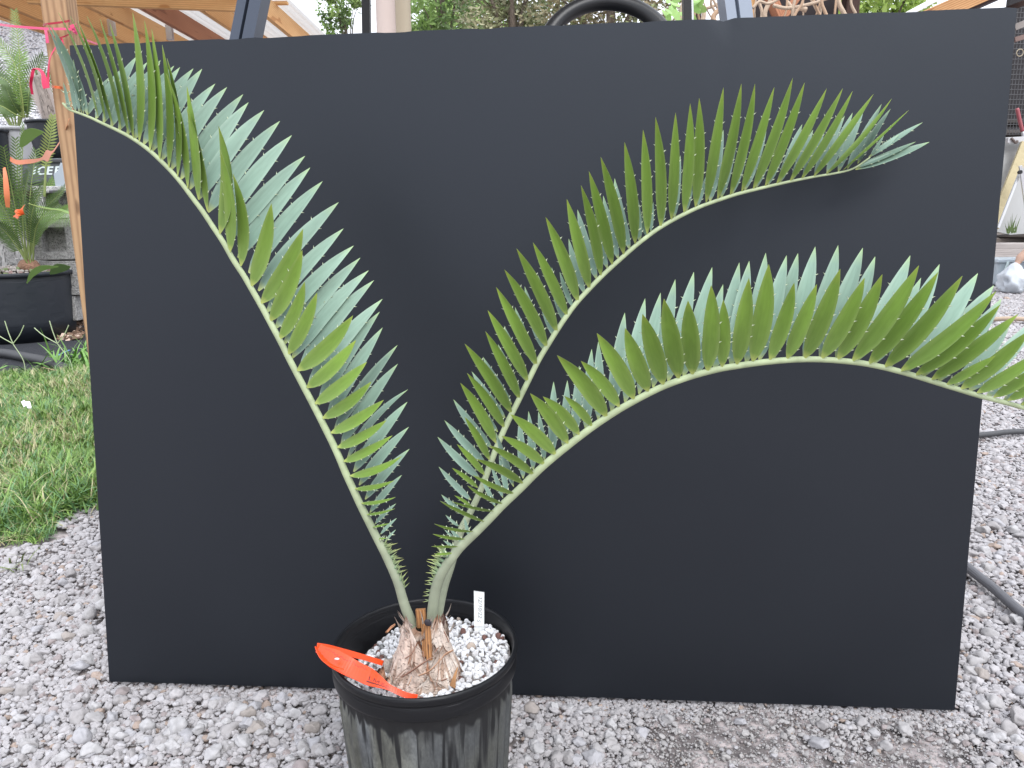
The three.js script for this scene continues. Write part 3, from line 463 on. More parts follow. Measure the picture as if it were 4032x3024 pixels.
makeFrond('C', 'lower right frond in front, running out past the right edge of the board', [
  { o: [1800, 1100], k: 0.5, side: -1, front: false, w: 0.142, bow: 0.014, dz: 0.28, list: [
    [300, 1790, 190, 1560], [360, 1720, 268, 1470], [445, 1632, 304, 1202, 52, 0.62], [395, 1690, 330, 1380], [520, 1568, 490, 1098], [600, 1500, 562, 1038], [688, 1424, 640, 1040], [755, 1366, 760, 805], [832, 1312, 868, 795], [922, 1242, 962, 680], [1012, 1180, 1060, 548], [1112, 1106, 1112, 488], [1215, 1040, 1320, 262], [1322, 968, 1480, 150], [1432, 902, 1602, 105], [1542, 850, 1718, 0], [1662, 802, 1864, -58], [1782, 765, 2008, -95]] },
  { o: [0, 0], k: 1, side: -1, front: false, w: 0.152, bow: 0.02, dz: 0.28, list: [
    [2745, 1475, 2847, 1120], [2812, 1458, 2911, 1034], [2878, 1442, 2950, 1028], [2938, 1430, 3015, 996], [2990, 1420, 3097, 1006], [3045, 1414, 3142, 997], [3105, 1410, 3210, 971], [3165, 1408, 3300, 966], [3228, 1409, 3397, 976], [3292, 1412, 3446, 1010], [3372, 1422, 3584, 1006], [3440, 1434, 3626, 1094], [3500, 1448, 3699, 1041], [3566, 1466, 3850, 1076], [3632, 1484, 3913, 1124], [3694, 1503, 3944, 1176], [3756, 1523, 3976, 1280], [3815, 1541, 4085, 1250], [3884, 1563, 4160, 1330], [3950, 1579, 4230, 1400], [4015, 1597, 4300, 1470], [4090, 1622, 4370, 1550], [4160, 1650, 4420, 1610]] },
  { o: [1800, 1100], k: 0.5, side: 1, front: true, w: 0.195, bow: 0.024, dz: 0.34, list: [
    [518, 1607, 150, 1415, 60], [602, 1536, 255, 1308, 66], [687, 1457, 350, 1233, 82], [777, 1382, 420, 1063, 98], [872, 1292, 575, 898, 118], [962, 1222, 675, 923, 112], [1062, 1157, 843, 918, 100], [1177, 1082, 787, 598, 122], [1277, 1002, 975, 643, 122], [1392, 942, 1100, 423, 132]] },
  { o: [1800, 1100], k: 0.5, side: 1, front: true, w: 0.235, bow: 0.0, dz: 0.30, list: [[1502, 882, 1322, 383, 126], [1622, 827, 1460, 273, 136], [1742, 778, 1628, 153, 136], [1852, 747, 1818, 168, 138]] },
  { o: [1000, 1500], k: 0.5, side: 1, front: true, w: 0.16, bow: -0.03, dz: 0.36, list: [[1725, 1185, 1420, 1125, 24], [1662, 1245, 1407, 1205, 26], [1605, 1305, 1398, 1303, 20], [1560, 1355, 1420, 1362, 22], [1812, 1108, 1465, 945, 30], [1888, 1025, 1560, 950, 24], [1958, 967, 1680, 823, 34], [2048, 888, 1722, 740, 42]] },
  { o: [1000, 1500], k: 0.5, side: -1, front: false, w: 0.2, bow: 0.01, dz: 0.3, list: [[1690, 1215, 1655, 1075], [1640, 1275, 1540, 1160], [1590, 1320, 1490, 1255], [1540, 1380, 1480, 1310]] },
  { o: [2926, 900], k: 0.5, side: 1, front: true, w: 0.185, bow: 0.02, dz: 0.30, list: [
    [-282, 1125, -252, 446, 132], [-166, 1088, -157, 560, 132], [-50, 1068, 46, 390, 138], [76, 1044, 202, 280, 150], [210, 1032, 402, 426, 132], [346, 1024, 580, 438, 126], [486, 1020, 764, 318, 130], [620, 1022, 956, 388, 118], [746, 1028, 1096, 360, 122], [862, 1040, 1384, 290, 128], [990, 1063, 1536, 343, 118], [1116, 1088, 1726, 373, 118], [1240, 1122, 1992, 494, 112], [1360, 1153, 2027, 598, 104], [1486, 1188, 2166, 674, 104], [1602, 1228, 1990, 1000, 92], [1716, 1262, 2260, 800, 130], [1842, 1294, 2360, 960, 110], [1972, 1328, 2440, 1020, 110], [2082, 1354, 2520, 1090, 110], [2192, 1388, 2590, 1150, 100], [2320, 1440, 2680, 1230, 90], [2450, 1490, 2760, 1330, 80]] },
], [[1762, 2190, -1, 0, 60], [1752, 2180, -0.8, -0.6, 50], [1745, 2208, -1, 0, 62], [1736, 2228, -1, -0.3, 56], [1726, 2248, -1, -0.5, 46], [1722, 2258, -1, 0, 44], [1715, 2282, -1, 0, 40], [1712, 2278, -0.6, -1, 30], [1706, 2302, -1, 0, 34], [1700, 2325, -1, 0.2, 32], [1696, 2344, -1, 0, 30], [1692, 2364, -1, 0.2, 26]]);

// woolly stem base with papery bracts
{
  const papery = (a, b, dark) => dataTex(256, 256, (u, v) => {
    const f = 0.5 * tn(u, v, 46, 2) + 0.5 * vn(u * 60, v * 5 + 3 * tn(u, v, 3, 4), 3), k = tn(u, v, 6, 8), st = sm(0.62, 0.78, vn(u * 34 + 2 * tn(u, v, 4), v * 3.2, 9)) * 0.45 + sm(0.2, 0.0, v) * 0.4 + sm(0.9, 1, v) * 0.7;
    return [0, 1, 2].map((i) => lerp(lerp(a[i], b[i], clamp(k * 0.9)) * (0.82 + 0.30 * f), dark[i], clamp(st)));
  });
  const m1 = std({ map: papery([0.84, 0.78, 0.73], [0.73, 0.64, 0.58], [0.40, 0.28, 0.21]), roughness: 0.92, side: 2, bumpMap: pitMap, bumpScale: 0.0012 });
  const m2 = std({ map: papery([0.86, 0.82, 0.78], [0.74, 0.66, 0.60], [0.46, 0.31, 0.22]), roughness: 0.95, side: 2, bumpMap: pitMap, bumpScale: 0.0012 });
  const m3 = std({ map: papery([0.70, 0.52, 0.41], [0.58, 0.41, 0.31], [0.36, 0.23, 0.16]), roughness: 0.9, side: 2, bumpMap: pitMap, bumpScale: 0.0012 });
  const core = []; for (let i = 0; i <= 16; i++) { const t = i / 16; core.push(new THREE.Vector2(lerp(0.031, 0.016, sm(0.1, 0.95, t)) * (t > 0.97 ? 0.5 : 1), t * 0.068)); }
  const cg = new THREE.LatheGeometry(core, 40), cp = cg.attributes.position; for (let i = 0; i < cp.count; i++) { const x = cp.getX(i), y = cp.getY(i), z = cp.getZ(i), k = 1 + 0.3 * (fbm(x * 90, y * 50, z * 90, 3) - 0.5); cp.setXYZ(i, x * k * 1.12, y, z * k); } cg.computeVertexNormals();
  mesh('stem_base', cg, m2, cycad);
  const bract = (phi, y0, y1, r0, r1, half, out, mat, sk = 0, curl = 0) => {
    const pos = [], idx = [], uv = [], nu = 14, nv = 16, o = rnd() * 40;
    for (let j = 0; j <= nv; j++) for (let i = 0; i <= nu; i++) {
      const v = j / nv, s = i / nu * 2 - 1, rag = 1 + 0.35 * (vn(i * 0.9 + o, 3) - 0.5), w = half * Math.pow(1 - Math.pow(v, 3.2) * 0.92, 0.85) * (0.75 + 0.25 * sm(0, 0.3, v)), f = phi + s * w + sk * v;
      const r = lerp(r0, r1, sm(0, 0.9, v)) + out * v * v * v + 0.0055 * (fbm(f * 6 + o, v * 4.5, 2, 4) - 0.47) + curl * s * s * 0.006, y = y0 + (y1 - y0) * v * (v > 0.7 ? lerp(1, rag, (v - 0.7) / 0.3 * 0.4) : 1) - 0.006 * s * s * v;
      pos.push(Math.sin(f) * r * 1.12, y, Math.cos(f) * r); uv.push(i / nu * 0.5 + o, v);
    }
    for (let j = 0; j < nv; j++) for (let i = 0; i < nu; i++) { const a = j * (nu + 1) + i; idx.push(a, a + 1, a + nu + 1, a + 1, a + nu + 2, a + nu + 1); }
    mesh('bract', geoFrom(pos, idx, uv), mat, cycad);
  };
  bract(-0.75, -0.004, 0.088, 0.038, 0.0225, 0.90, 0.0, m1, 0.06); bract(0.85, 0.0, 0.090, 0.036, 0.0215, 0.90, 0.0, m2, -0.1);
  bract(2.3, 0, 0.075, 0.034, 0.024, 0.9, 0, m1); bract(-2.3, 0, 0.078, 0.034, 0.022, 0.9, 0, m2); bract(3.14, 0, 0.07, 0.03, 0.024, 0.9, 0, m3);
  bract(0.10, 0.015, 0.076, 0.0305, 0.0215, 0.55, 0.0, m2, 0.05, 0.4); bract(-0.2, 0.015, 0.070, 0.0315, 0.0225, 0.4, 0.001, m3, 0.1, 0.5);
  bract(0.02, -0.008, 0.054, 0.0425, 0.028, 0.85, 0.001, m2, 0.25, -0.4); bract(-0.55, -0.006, 0.046, 0.0415, 0.032, 0.70, 0.001, m1, 0.3, -0.2);
  bract(0.55, -0.006, 0.062, 0.040, 0.028, 0.55, 0.002, m2, 0.15, 0.3); bract(0.22, 0.0, 0.066, 0.039, 0.025, 0.40, 0.002, m1, 0.2, 0.4);
  bract(1.15, -0.006, 0.030, 0.039, 0.034, 0.55, 0.003, m1, 0, 0.4); bract(-1.25, -0.004, 0.034, 0.037, 0.038, 0.30, 0.004, m3, 0.1, 0.9); bract(-1.05, -0.004, 0.026, 0.0395, 0.036, 0.25, 0.003, m2, 0.1, 0.9); bract(0.36, -0.008, 0.036, 0.043, 0.036, 0.50, 0.002, m2, -0.2, 0.3); bract(0.95, -0.008, 0.020, 0.043, 0.040, 0.30, 0.002, m3, 0, 0.3);
  { const fs = []; for (let i = 0; i < 18; i++) { const f = rr(-1.9, 1.9), r = rr(0.016, 0.026), y = rr(0.060, 0.084), L = rr(0.008, 0.020), b = V(Math.sin(f) * r * 1.12, y, Math.cos(f) * r), e = b.clone().add(V(Math.sin(f) * 0.006 + rr(-0.003, 0.003), L, Math.cos(f) * 0.005)); fs.push(tubeGeo([b, b.clone().lerp(e, 0.5).add(V(rr(-0.001, 0.001), 0, 0.001)), e], (t) => 0.0011 * (1.05 - t), 5, 5)); } mesh('torn_fibres', fs, m2, cycad); }
  // torn brown edges of the bracts
  const core2 = (x, y) => { let z = cyBase.z + 0.03, p; for (let i = 0; i < 5; i++) { p = S(1560 + x / 4.364, 2380 + y / 4.364, z); const r = lerp(0.044, 0.025, clamp((p.y - cyBase.y) / 0.085)) + 0.0022, dx = (p.x - cyBase.x) / 1.12; z = cyBase.z + Math.sqrt(Math.max(r * r - dx * dx, 0.00008)); } return cycad.worldToLocal(p); };
  const e1 = std({ color: C(0.27, 0.145, 0.10), roughness: 0.9, side: 2 }), e2 = std({ color: C(0.44, 0.25, 0.155), roughness: 0.9, side: 2 });
  const edge = (pts, w, m) => mesh('torn_edge', ribbonGeo(pts.map(([x, y]) => core2(x, y)), (t) => w * (0.35 + 0.65 * Math.sin(Math.PI * clamp(t * 0.9 + 0.08))) * (0.8 + 0.4 * vn(t * 9, w * 900)), V(0.2, 0.8, 0.6), 22), m, cycad);
  edge([[85, 1250], [240, 1160], [400, 1050], [520, 970], [620, 905]], 0.0042, e1); edge([[390, 1225], [560, 1150], [690, 1030], [760, 930]], 0.0046, e2); edge([[760, 960], [830, 870], [900, 830], [985, 785]], 0.0062, e2);
  edge([[150, 930], [235, 875], [300, 800], [330, 730]], 0.0018, e1); edge([[200, 1400], [235, 1330], [265, 1240]], 0.0048, e2); edge([[650, 1500], [690, 1380], [720, 1220], [735, 1100]], 0.0016, e1); edge([[770, 1310], [840, 1290], [880, 1275]], 0.004, e1); edge([[655, 830], [700, 770], [730, 735]], 0.003, e1); edge([[470, 1000], [480, 920], [460, 800]], 0.0022, e1); edge([[820, 460], [870, 560], [900, 650]], 0.002, e1);
  // old cut leaf base between the stalks, with its dark scar
  const L = (x, y, z) => cycad.worldToLocal(S(x, y, z)), zs = cyBase.z + 0.010;
  const fib = std({ map: woodGrain([0.66, 0.47, 0.29], [0.28, 0.17, 0.10], 1), roughness: 0.85 }); fib.map.repeat.set(8, 22);
  mesh('old_leaf_base', [beamGeo(L(1691, 2600, zs + 0.022), L(1684, 2462, zs + 0.007), 0.0062, 0.004, V(0, 0, 1)), beamGeo(L(1674, 2585, zs + 0.018), L(1668, 2452, zs + 0.002), 0.0045, 0.004, V(0, 0, 1)), beamGeo(L(1662, 2470, zs - 0.012), L(1656, 2398, zs - 0.014), 0.0105, 0.004, V(0, 0, 1))], fib, cycad);
  mesh('dark_scar', rockGeo(2, 0.5, 2).scale(0.0042, 0.0062, 0.003).translate(...L(1684, 2450, zs + 0.014).toArray()), std({ color: C(0.022, 0.018, 0.024), roughness: 0.7 }), cycad);
  const sp = std({ color: C(0.42, 0.22, 0.10), roughness: 0.85, side: 2 }), dk = std({ color: C(0.09, 0.045, 0.035), roughness: 0.85, side: 2 });
  mesh('dry_scale', ribbonGeo([L(1782, 2705, cyBase.z + 0.03), L(1790, 2665, cyBase.z + 0.028), L(1803, 2626, cyBase.z + 0.022)], (t) => 0.0075 * (1 - t * 0.95), V(1, 0.2, 0.6), 14), sp, cycad);
  mesh('dry_scale', ribbonGeo([L(1606, 2545, cyBase.z - 0.005), L(1604, 2500, cyBase.z - 0.008), L(1608, 2452, cyBase.z - 0.01)], (t) => 0.006 * (1 - t * 0.8), V(1, 0, 0.2), 12), dk, cycad);
  mesh('dry_scale', ribbonGeo([L(1565, 2640, cyBase.z + 0.012), L(1572, 2600, cyBase.z + 0.010), L(1580, 2560, cyBase.z + 0.006)], (t) => 0.007 * (1 - t * 0.85), V(1, 0.1, 0.5), 12), m3, cycad);
  mesh('dry_scale', ribbonGeo([L(1742, 2470, cyBase.z + 0.002), L(1748, 2440, cyBase.z + 0.002), L(1746, 2416, cyBase.z + 0.002)], (t) => 0.0035 * (1 - t * 0.9), V(1, 0, 0.3), 10), dk, cycad);
  // chips on the pumice
  const chip = mesh('wood_chip', ribbonGeo([G(1522 * K, 2490 * K, 0.196), G(1538 * K, 2472 * K, 0.199), G(1556 * K, 2458 * K, 0.198)], (t) => 0.005 * (1.1 - t), V(0, 0.2, 1), 8, 0.002), std({ color: C(0.50, 0.24, 0.13), roughness: 0.9 })); tag(chip, 'orange brown bark chip on the pumice at the back of the pot', 'bark chip');
  const flat = mesh('flat_stone', rockGeo(3, 0.3, 4).scale(0.0105, 0.0045, 0.008).applyMatrix4(M4(G(1330 * 0.5486 + 0, 0, 0).set(0, 0, 0), Q(0.2, 0.6, 0.25), V(1, 1, 1)))); flat.material = std({ color: C(0.46, 0.40, 0.35), roughness: 0.9, bumpMap: pitMap, bumpScale: 0.0008 });
  flat.position.copy(G(1545 * K, 2668 * K, 0.196)); tag(flat, 'flat tan stone on the pumice left of the cycad stem, lower of two', 'stone');
  const flat2 = flat.clone(); flat2.name = numbered('flat_stone'); flat2.position.copy(G(1525 * K, 2622 * K, 0.196)); flat2.rotation.set(0.3, 1.2, 0.7); flat2.scale.setScalar(0.72); flat2.userData = { label: 'small brown stone on the pumice at the end of the orange band', category: 'stone' }; scene.add(flat2);
}
// white plant label
{
  const face = canvasTex(256, 768, (x, w, h) => {
    x.fillStyle = '#e9ecea'; x.fillRect(0, 0, w, h); x.save(); x.translate(w * 0.55, h * 0.14); x.rotate(Math.PI / 2); x.fillStyle = '#3a3e42'; x.font = 'italic 118px sans-serif'; x.textBaseline = 'middle'; x.fillText('12/10/22', 0, -12); x.restore();
    x.save(); x.translate(w * 0.36, h * 0.80); x.rotate(Math.PI / 2); x.fillStyle = '#8a8e90'; x.font = 'italic 120px sans-serif'; x.fillText('S', 0, 10); x.restore();
  });
  const z = potC.z - 0.052, bl = S(1867, 2465, z), tl = S(1866, 2326, z), tr = S(1907, 2332, z), br = S(1905, 2465, z), t = thing('plant_label', 'white plastic plant label with pencil date standing in the pumice', 'plant label', bl), e = br.clone().sub(bl).cross(tl.clone().sub(bl)).normalize().multiplyScalar(0.0009);
  const q = [bl.clone().add(V(0, -0.03, 0)), br.clone().add(V(0, -0.03, 0)), tr, tl], pos = [], uv = []; for (const o of [0, 1]) q.forEach((p, i) => { pos.push(p.x - e.x * o, p.y - e.y * o, p.z - e.z * o); uv.push(...[[0, -0.7], [1, -0.7], [1, 0.97], [0, 1]][i]); });
  mesh('stake', geoFrom(pos, [4, 6, 5, 4, 7, 6, 0, 4, 5, 0, 5, 1, 1, 5, 6, 1, 6, 2, 2, 6, 7, 2, 7, 3, 3, 7, 4, 3, 4, 0]).toNonIndexed(), std({ color: C(0.80, 0.82, 0.81), roughness: 0.6 }), t, true);
  const fp = [bl, br, tr, tl].map((p) => p.clone().addScaledVector(e, 0.3)), g = geoFrom(fp.flatMap((p) => p.toArray()), [0, 1, 2, 0, 2, 3], [0, 0, 1, 0, 1, 0.97, 0, 1]); mesh('writing', g, std({ map: face, roughness: 0.6 }), t, true);
}
// orange slip-on tag
{
  const or = std({ color: C(0.80, 0.068, 0.008), roughness: 0.3, side: 2 });
  const prt = canvasTex(1024, 256, (x, w, h) => {
    x.fillStyle = '#ea4210'; x.fillRect(0, 0, w, h); x.fillStyle = '#5c1a0e'; x.strokeStyle = '#54140c'; x.lineWidth = 5;
    x.save(); x.translate(545, 205); x.rotate(-0.10); x.fillRect(0, -12, 215, 26); x.font = 'bold 84px sans-serif'; x.fillStyle = '#6c1f10'; x.fillText('LMZA', 4, -26); x.restore();
    let q = 3; const r = () => { q = (q * 16807) % 2147483647; return q / 2147483647; }; for (let i = 0; i < 34; i++) { const px = 60 + i * 13, py = 40 + r() * 34; x.beginPath(); x.moveTo(px, py); x.lineTo(px + 12 * r(), py + 22 * (r() - 0.4)); x.lineTo(px + 14, py + 10 * r()); x.stroke(); }
  });
  const t = thing('plant_tag', 'bright orange plastic slip tag looped over the rim of the black pot', 'plant tag', S(1300, 2600, potC.z + 0.03));
  const pm = std({ map: prt, roughness: 0.3, side: 2 }), z = potC.z;
  mesh('tag_blade', ribbonGeo([S(1254, 2552, z + 0.044), S(1285, 2574, z + 0.050), S(1318, 2594, z + 0.055), S(1383, 2630, z + 0.062), S(1448, 2662, z + 0.064), S(1500, 2690, z + 0.065), S(1545, 2713, z + 0.067), S(1600, 2737, z + 0.071), S(1643, 2746, z + 0.074)], (q) => 0.0185 * (q < 0.5 ? lerp(0.50, 1, sm(0, 0.20, q)) : lerp(1, 0.30, sm(0.52, 0.76, q))), [V(-0.45, 0.55, -0.75), V(-0.35, 0.6, -0.72), V(-0.3, 0.6, -0.7), V(-0.3, 0.7, -0.5)], 40, 0.0008), pm, t, true);
  mesh('tag_strap', ribbonGeo([S(1248, 2546, z + 0.043), S(1290, 2552, z + 0.036), S(1328, 2561, z + 0.030), S(1415, 2583, z + 0.020), S(1508, 2611, z + 0.012)], (q) => lerp(0.0075, 0.0056, sm(0, 0.9, q)), [V(0.1, 0.75, -0.65), V(0.2, 0.8, -0.6)], 24, 0.0008), or, t, true);
  mesh('tag_fold', ribbonGeo([S(1243, 2547, z + 0.042), S(1260, 2578, z + 0.054), S(1282, 2604, z + 0.064), S(1312, 2623, z + 0.070), S(1354, 2637, z + 0.074)], (q) => 0.0075 * Math.sin(Math.PI * clamp(q * 0.86 + 0.10)), [V(-0.3, 0.6, 0.5), V(-0.6, 0.3, 0.5)], 24, 0.0008), or, t, true);
  mesh('rivet', new THREE.SphereGeometry(0.0018, 14, 10).scale(1.5, 0.7, 0.8).translate(...S(1327, 2594, z + 0.0625).toArray()), std({ color: C(0.8, 0.8, 0.82), metalness: 0.8, roughness: 0.3 }), t, true);
}

// ---------------------------------------------------------------- utility cart behind the board
{
  const cart = thing('utility_cart', 'utility cart parked behind the black board, its posts and black steering wheel rising above it', 'cart', V(-0.02, 0, -2.2));
  const paint = std({ color: C(0.03, 0.035, 0.05), roughness: 0.35 });
  mesh('body', [new RoundedBoxGeometry(1.16, 0.36, 1.5, 4, 0.08).translate(0, 0.46, -0.2), new RoundedBoxGeometry(1.10, 0.30, 0.55, 4, 0.10).translate(0, 0.68, 0.42)], paint, cart);
  mesh('seat', [new RoundedBoxGeometry(1.0, 0.12, 0.45, 4, 0.05).translate(0, 0.70, -0.35), new RoundedBoxGeometry(1.0, 0.32, 0.10, 4, 0.04).translate(0, 0.86, -0.62)], std({ color: C(0.05, 0.05, 0.052), roughness: 0.6 }), cart);
  for (const [x, z] of [[-0.50, 0.42], [0.50, 0.42], [-0.5, -0.72], [0.5, -0.72]]) {
    const w = mesh('wheel', new THREE.TorusGeometry(0.15, 0.075, 14, 32).rotateY(Math.PI / 2), std({ color: C(0.02, 0.02, 0.02), roughness: 0.9 }), cart); w.position.set(x, 0.225, z);
    mesh('hub', new THREE.CylinderGeometry(0.10, 0.10, 0.11, 20).rotateZ(Math.PI / 2), galv, w);
  }
  // front posts: square steel with two rounded faces; rear posts: slim black bars
  const fz = -1.74, postGeo = (a, b, w, d) => { const s = new THREE.Shape(), x = w / 2, y = d / 2; s.moveTo(-x, y); s.lineTo(-x, -y); s.lineTo(-x * 0.34, -y); s.lineTo(-x * 0.24, -y * 0.5); s.lineTo(x * 0.0, -y * 0.5); s.lineTo(x * 0.1, -y); s.lineTo(x, -y); s.lineTo(x, y); s.closePath(); const L = a.distanceTo(b), g = new THREE.ExtrudeGeometry(s, { depth: L, bevelEnabled: true, bevelSize: 0.002, bevelThickness: 0.002, bevelSegments: 2 }), z = b.clone().sub(a).normalize(), X = V(1, 0, 0).addScaledVector(z, -z.x).normalize(); g.applyMatrix4(new THREE.Matrix4().makeBasis(X, z.clone().cross(X), z).setPosition(a)); return g; };
  const up = (p, q, k) => p.clone().lerp(q, k);
  const l0 = W(534, 75, fz), l1 = W(549, 0, fz), r0 = W(1590, 38, fz), r1 = W(1585, 0, fz);
  mesh('front_post', postGeo(up(l0, l1, -6), up(l0, l1, 7.5), 0.044, 0.05), steel, cart, true);
  mesh('front_post', postGeo(up(r0, r1, -9), up(r0, r1, 15), 0.050, 0.05), std({ color: C(0.30, 0.34, 0.40), metalness: 0.3, roughness: 0.35 }), cart, true);
  const blk = std({ color: C(0.010, 0.010, 0.011), roughness: 0.45 }), rz = -2.72;
  for (const [a, b, w] of [[W(792, 72, rz), W(791, 0, rz), 0.026], [W(1484, 42, rz), W(1483, 0, rz), 0.026]]) mesh('rear_post', beamGeo(up(a, b, -8), up(a, b, 7), w, 0.03, V(0, 0, 1)), blk, cart, true);
  mesh('chrome_strip', beamGeo(up(W(1495, 42, rz), W(1494, 0, rz), -4), up(W(1495, 42, rz), W(1494, 0, rz), 7), 0.009, 0.01, V(0, 0, 1)), galv, cart, true);
  mesh('roof', new RoundedBoxGeometry(1.15, 0.05, 1.2, 4, 0.02).translate(0, 1.86, -0.1), std({ color: C(0.6, 0.6, 0.58), roughness: 0.6 }), cart);
  // steering wheel with its spokes and column
  const sw = new THREE.Group(); sw.name = 'steering_wheel'; cart.add(sw); const c = W(1314, 125, -1.98); sw.position.copy(cart.worldToLocal(c.clone())); sw.rotation.set(-0.45, 0, 0);
  mesh('wheel_rim', new THREE.TorusGeometry(0.158, 0.0195, 18, 72), std({ color: C(0.013, 0.0135, 0.015), roughness: 0.38 }), sw);
  mesh('spokes', [0, 1, 2].map((i) => { const a = [0.62, 2.52, 4.71][i]; return new RoundedBoxGeometry(0.15, 0.032, 0.014, 3, 0.006).translate(0.078, 0, 0).rotateZ(a); }), blk, sw);
  mesh('horn_pad', new THREE.CylinderGeometry(0.045, 0.05, 0.03, 32).rotateX(Math.PI / 2), blk, sw);
  mesh('steering_column', tubeGeo([c.clone(), c.clone().add(V(0, -0.30, 0.16))], 0.022, 4, 12), blk, cart, true);
}

// ---------------------------------------------------------------- left: post, lean-to roof and foil
{
  const pz = -2.62, pt = W(113, 0, pz), post = thing('wooden_post', 'square pine post tied with pink and red flagging tape left of the board', 'post', V(pt.x + 0.020, 0, pz));
  const g = new RoundedBoxGeometry(0.078, 2.35, 0.078, 3, 0.005), U = g.attributes.uv, P = g.attributes.position, N = g.attributes.normal; for (let i = 0; i < P.count; i++) U.setXY(i, P.getY(i) + 1.2, (Math.abs(N.getX(i)) > 0.7 ? P.getZ(i) + 0.3 : P.getX(i)) * 1.0 + 0.4);
  g.rotateY(0.05).translate(0.0, 1.175, 0); mesh('post_shaft', g, woodPost, post);
  const F = (px, py, dz = 0.07) => W(px, py, pz + dz), tape = (c) => std({ color: C(...c), roughness: 0.38, side: 2 }), red = tape([0.36, 0.008, 0.03]), pink = tape([0.72, 0.09, 0.20]), hot = tape([0.52, 0.006, 0.06]), org = tape([0.68, 0.13, 0.035]), orp = tape([0.72, 0.22, 0.10]);
  const tp = (name, label, pts, w, m, dir = V(0, 1, 0), seg = 30) => { const o = mesh(name, ribbonGeo(pts, w, dir, seg, 0.0008), m); return tag(o, label, 'flagging tape'); };
  tp('flagging_tape', 'thin dark red tape tied round the pine post, topmost of its bands', [F(93, 55, 0.0), F(102, 52), F(127, 49), F(147, 46), F(152, 45, 0.02)], 0.006, red);
  tp('flagging_tape', 'long pink tape stretched from the left to the pine post', [W(-60, 46, pz - 0.1), W(0, 53, pz), F(31, 57), F(97, 62), F(114, 62.5), F(150, 63), F(168, 66, 0.03)], 0.007, pink);
  tp('flagging_tape', 'pink tape bunched at the right side of the pine post', [F(152, 60, 0.06), F(165, 56, 0.05), F(160, 66, 0.06), F(168, 71, 0.045)], 0.013, pink, [V(0, 1, 0), V(0.3, 1, 0)]);
  tp('flagging_tape', 'pink tape running down from the post to the top edge of the board', [F(166, 70, 0.0), F(177, 83, -0.2), F(193, 89, -0.5), F(240, 106, -1)], 0.007, pink);
  tp('flagging_tape', 'short pink tail hanging at the left edge of the post', [F(98, 63, 0.05), F(101, 78, 0.06), F(103, 93, 0.06)], (t) => lerp(0.008, 0.012, t), pink, V(1, 0, 0.2));
  tp('flagging_tape', 'dark red cord sagging in a V across the post', [F(103, 68, 0.04), F(109, 76), F(127, 82), F(136, 80), F(152, 73, 0.04)], 0.004, red);
  tp('flagging_tape', 'red ribbon end hanging from the knot at the post centre', [F(132, 82, 0.065), F(135, 92, 0.075), F(139, 112, 0.075), F(141, 132, 0.07)], (t) => lerp(0.007, 0.012, t), hot, [V(1, 0, 0.1), V(0.8, 0, 0.6)]);
  tp('flagging_tape', 'long red ribbon falling from the post knot in a loop to the left', [F(131, 82, 0.068), F(124, 97, 0.075), F(112, 116, 0.075), F(107, 130, 0.08), F(105, 150, 0.08), F(104, 172, 0.08), F(101, 191, 0.09), F(97, 176, 0.08), F(91, 156, 0.06), F(82, 149, 0.05), F(74, 149, 0.05), F(69, 166, 0.05), F(67, 182, 0.04), F(70, 204, 0.03)], (t) => 0.009 + 0.012 * Math.exp(-Math.pow((t - 0.52) / 0.08, 2)), hot, [V(1, 0.2, 0.3), V(0.8, 0.3, 0.5), V(1, 0, 0), V(0.9, 0.2, -0.4), V(1, 0, 0.2)], 60);
  tp('flagging_tape', 'orange band round the pine post beside the frond tip', [F(112, 187, 0.03), F(118, 188), F(128, 189), F(135, 190, 0.03)], 0.008, org);
  tp('flagging_tape', 'orange tape sagging from the post across to the lower left cycad', [F(149, 258, 0.06), F(141, 282, 0.03), F(122, 318, -0.3), F(109, 332, -0.7), F(85, 345, -1.2), F(60, 349, -1.5), F(34, 350, -1.6), F(22, 343, -1.65)], (t) => 0.010 + 0.038 * Math.exp(-Math.pow((t - 0.52) / 0.08, 2)) + 0.014 * sm(0.6, 0.95, t), orp, [V(0.5, 1, 0), V(0.2, 1, 0), V(0, 1, 0.2), V(0.2, 1, 0)], 50);
  tp('flagging_tape', 'orange tape hanging among the fronds at the left edge', [W(9, 362, -4.0), W(12, 385, -3.98), W(15, 420, -3.98), W(17, 448, -4.0)], (t) => 0.016 + 0.012 * Math.sin(3 * t), orp, [V(1, 0, 0.3), V(1, 0, -0.4)]);
  tp('flagging_tape', 'small orange tape tied low among the cycad fronds', [W(53, 443, -3.95), W(46, 452, -3.92), W(42, 462, -3.92), W(29, 468, -3.95)], (t) => 0.008 + 0.04 * Math.sin(Math.PI * Math.min(1, t * 1.1 + 0.02)), org, [V(0.8, 0.6, 0), V(0.5, 0.8, 0.2)]);
}
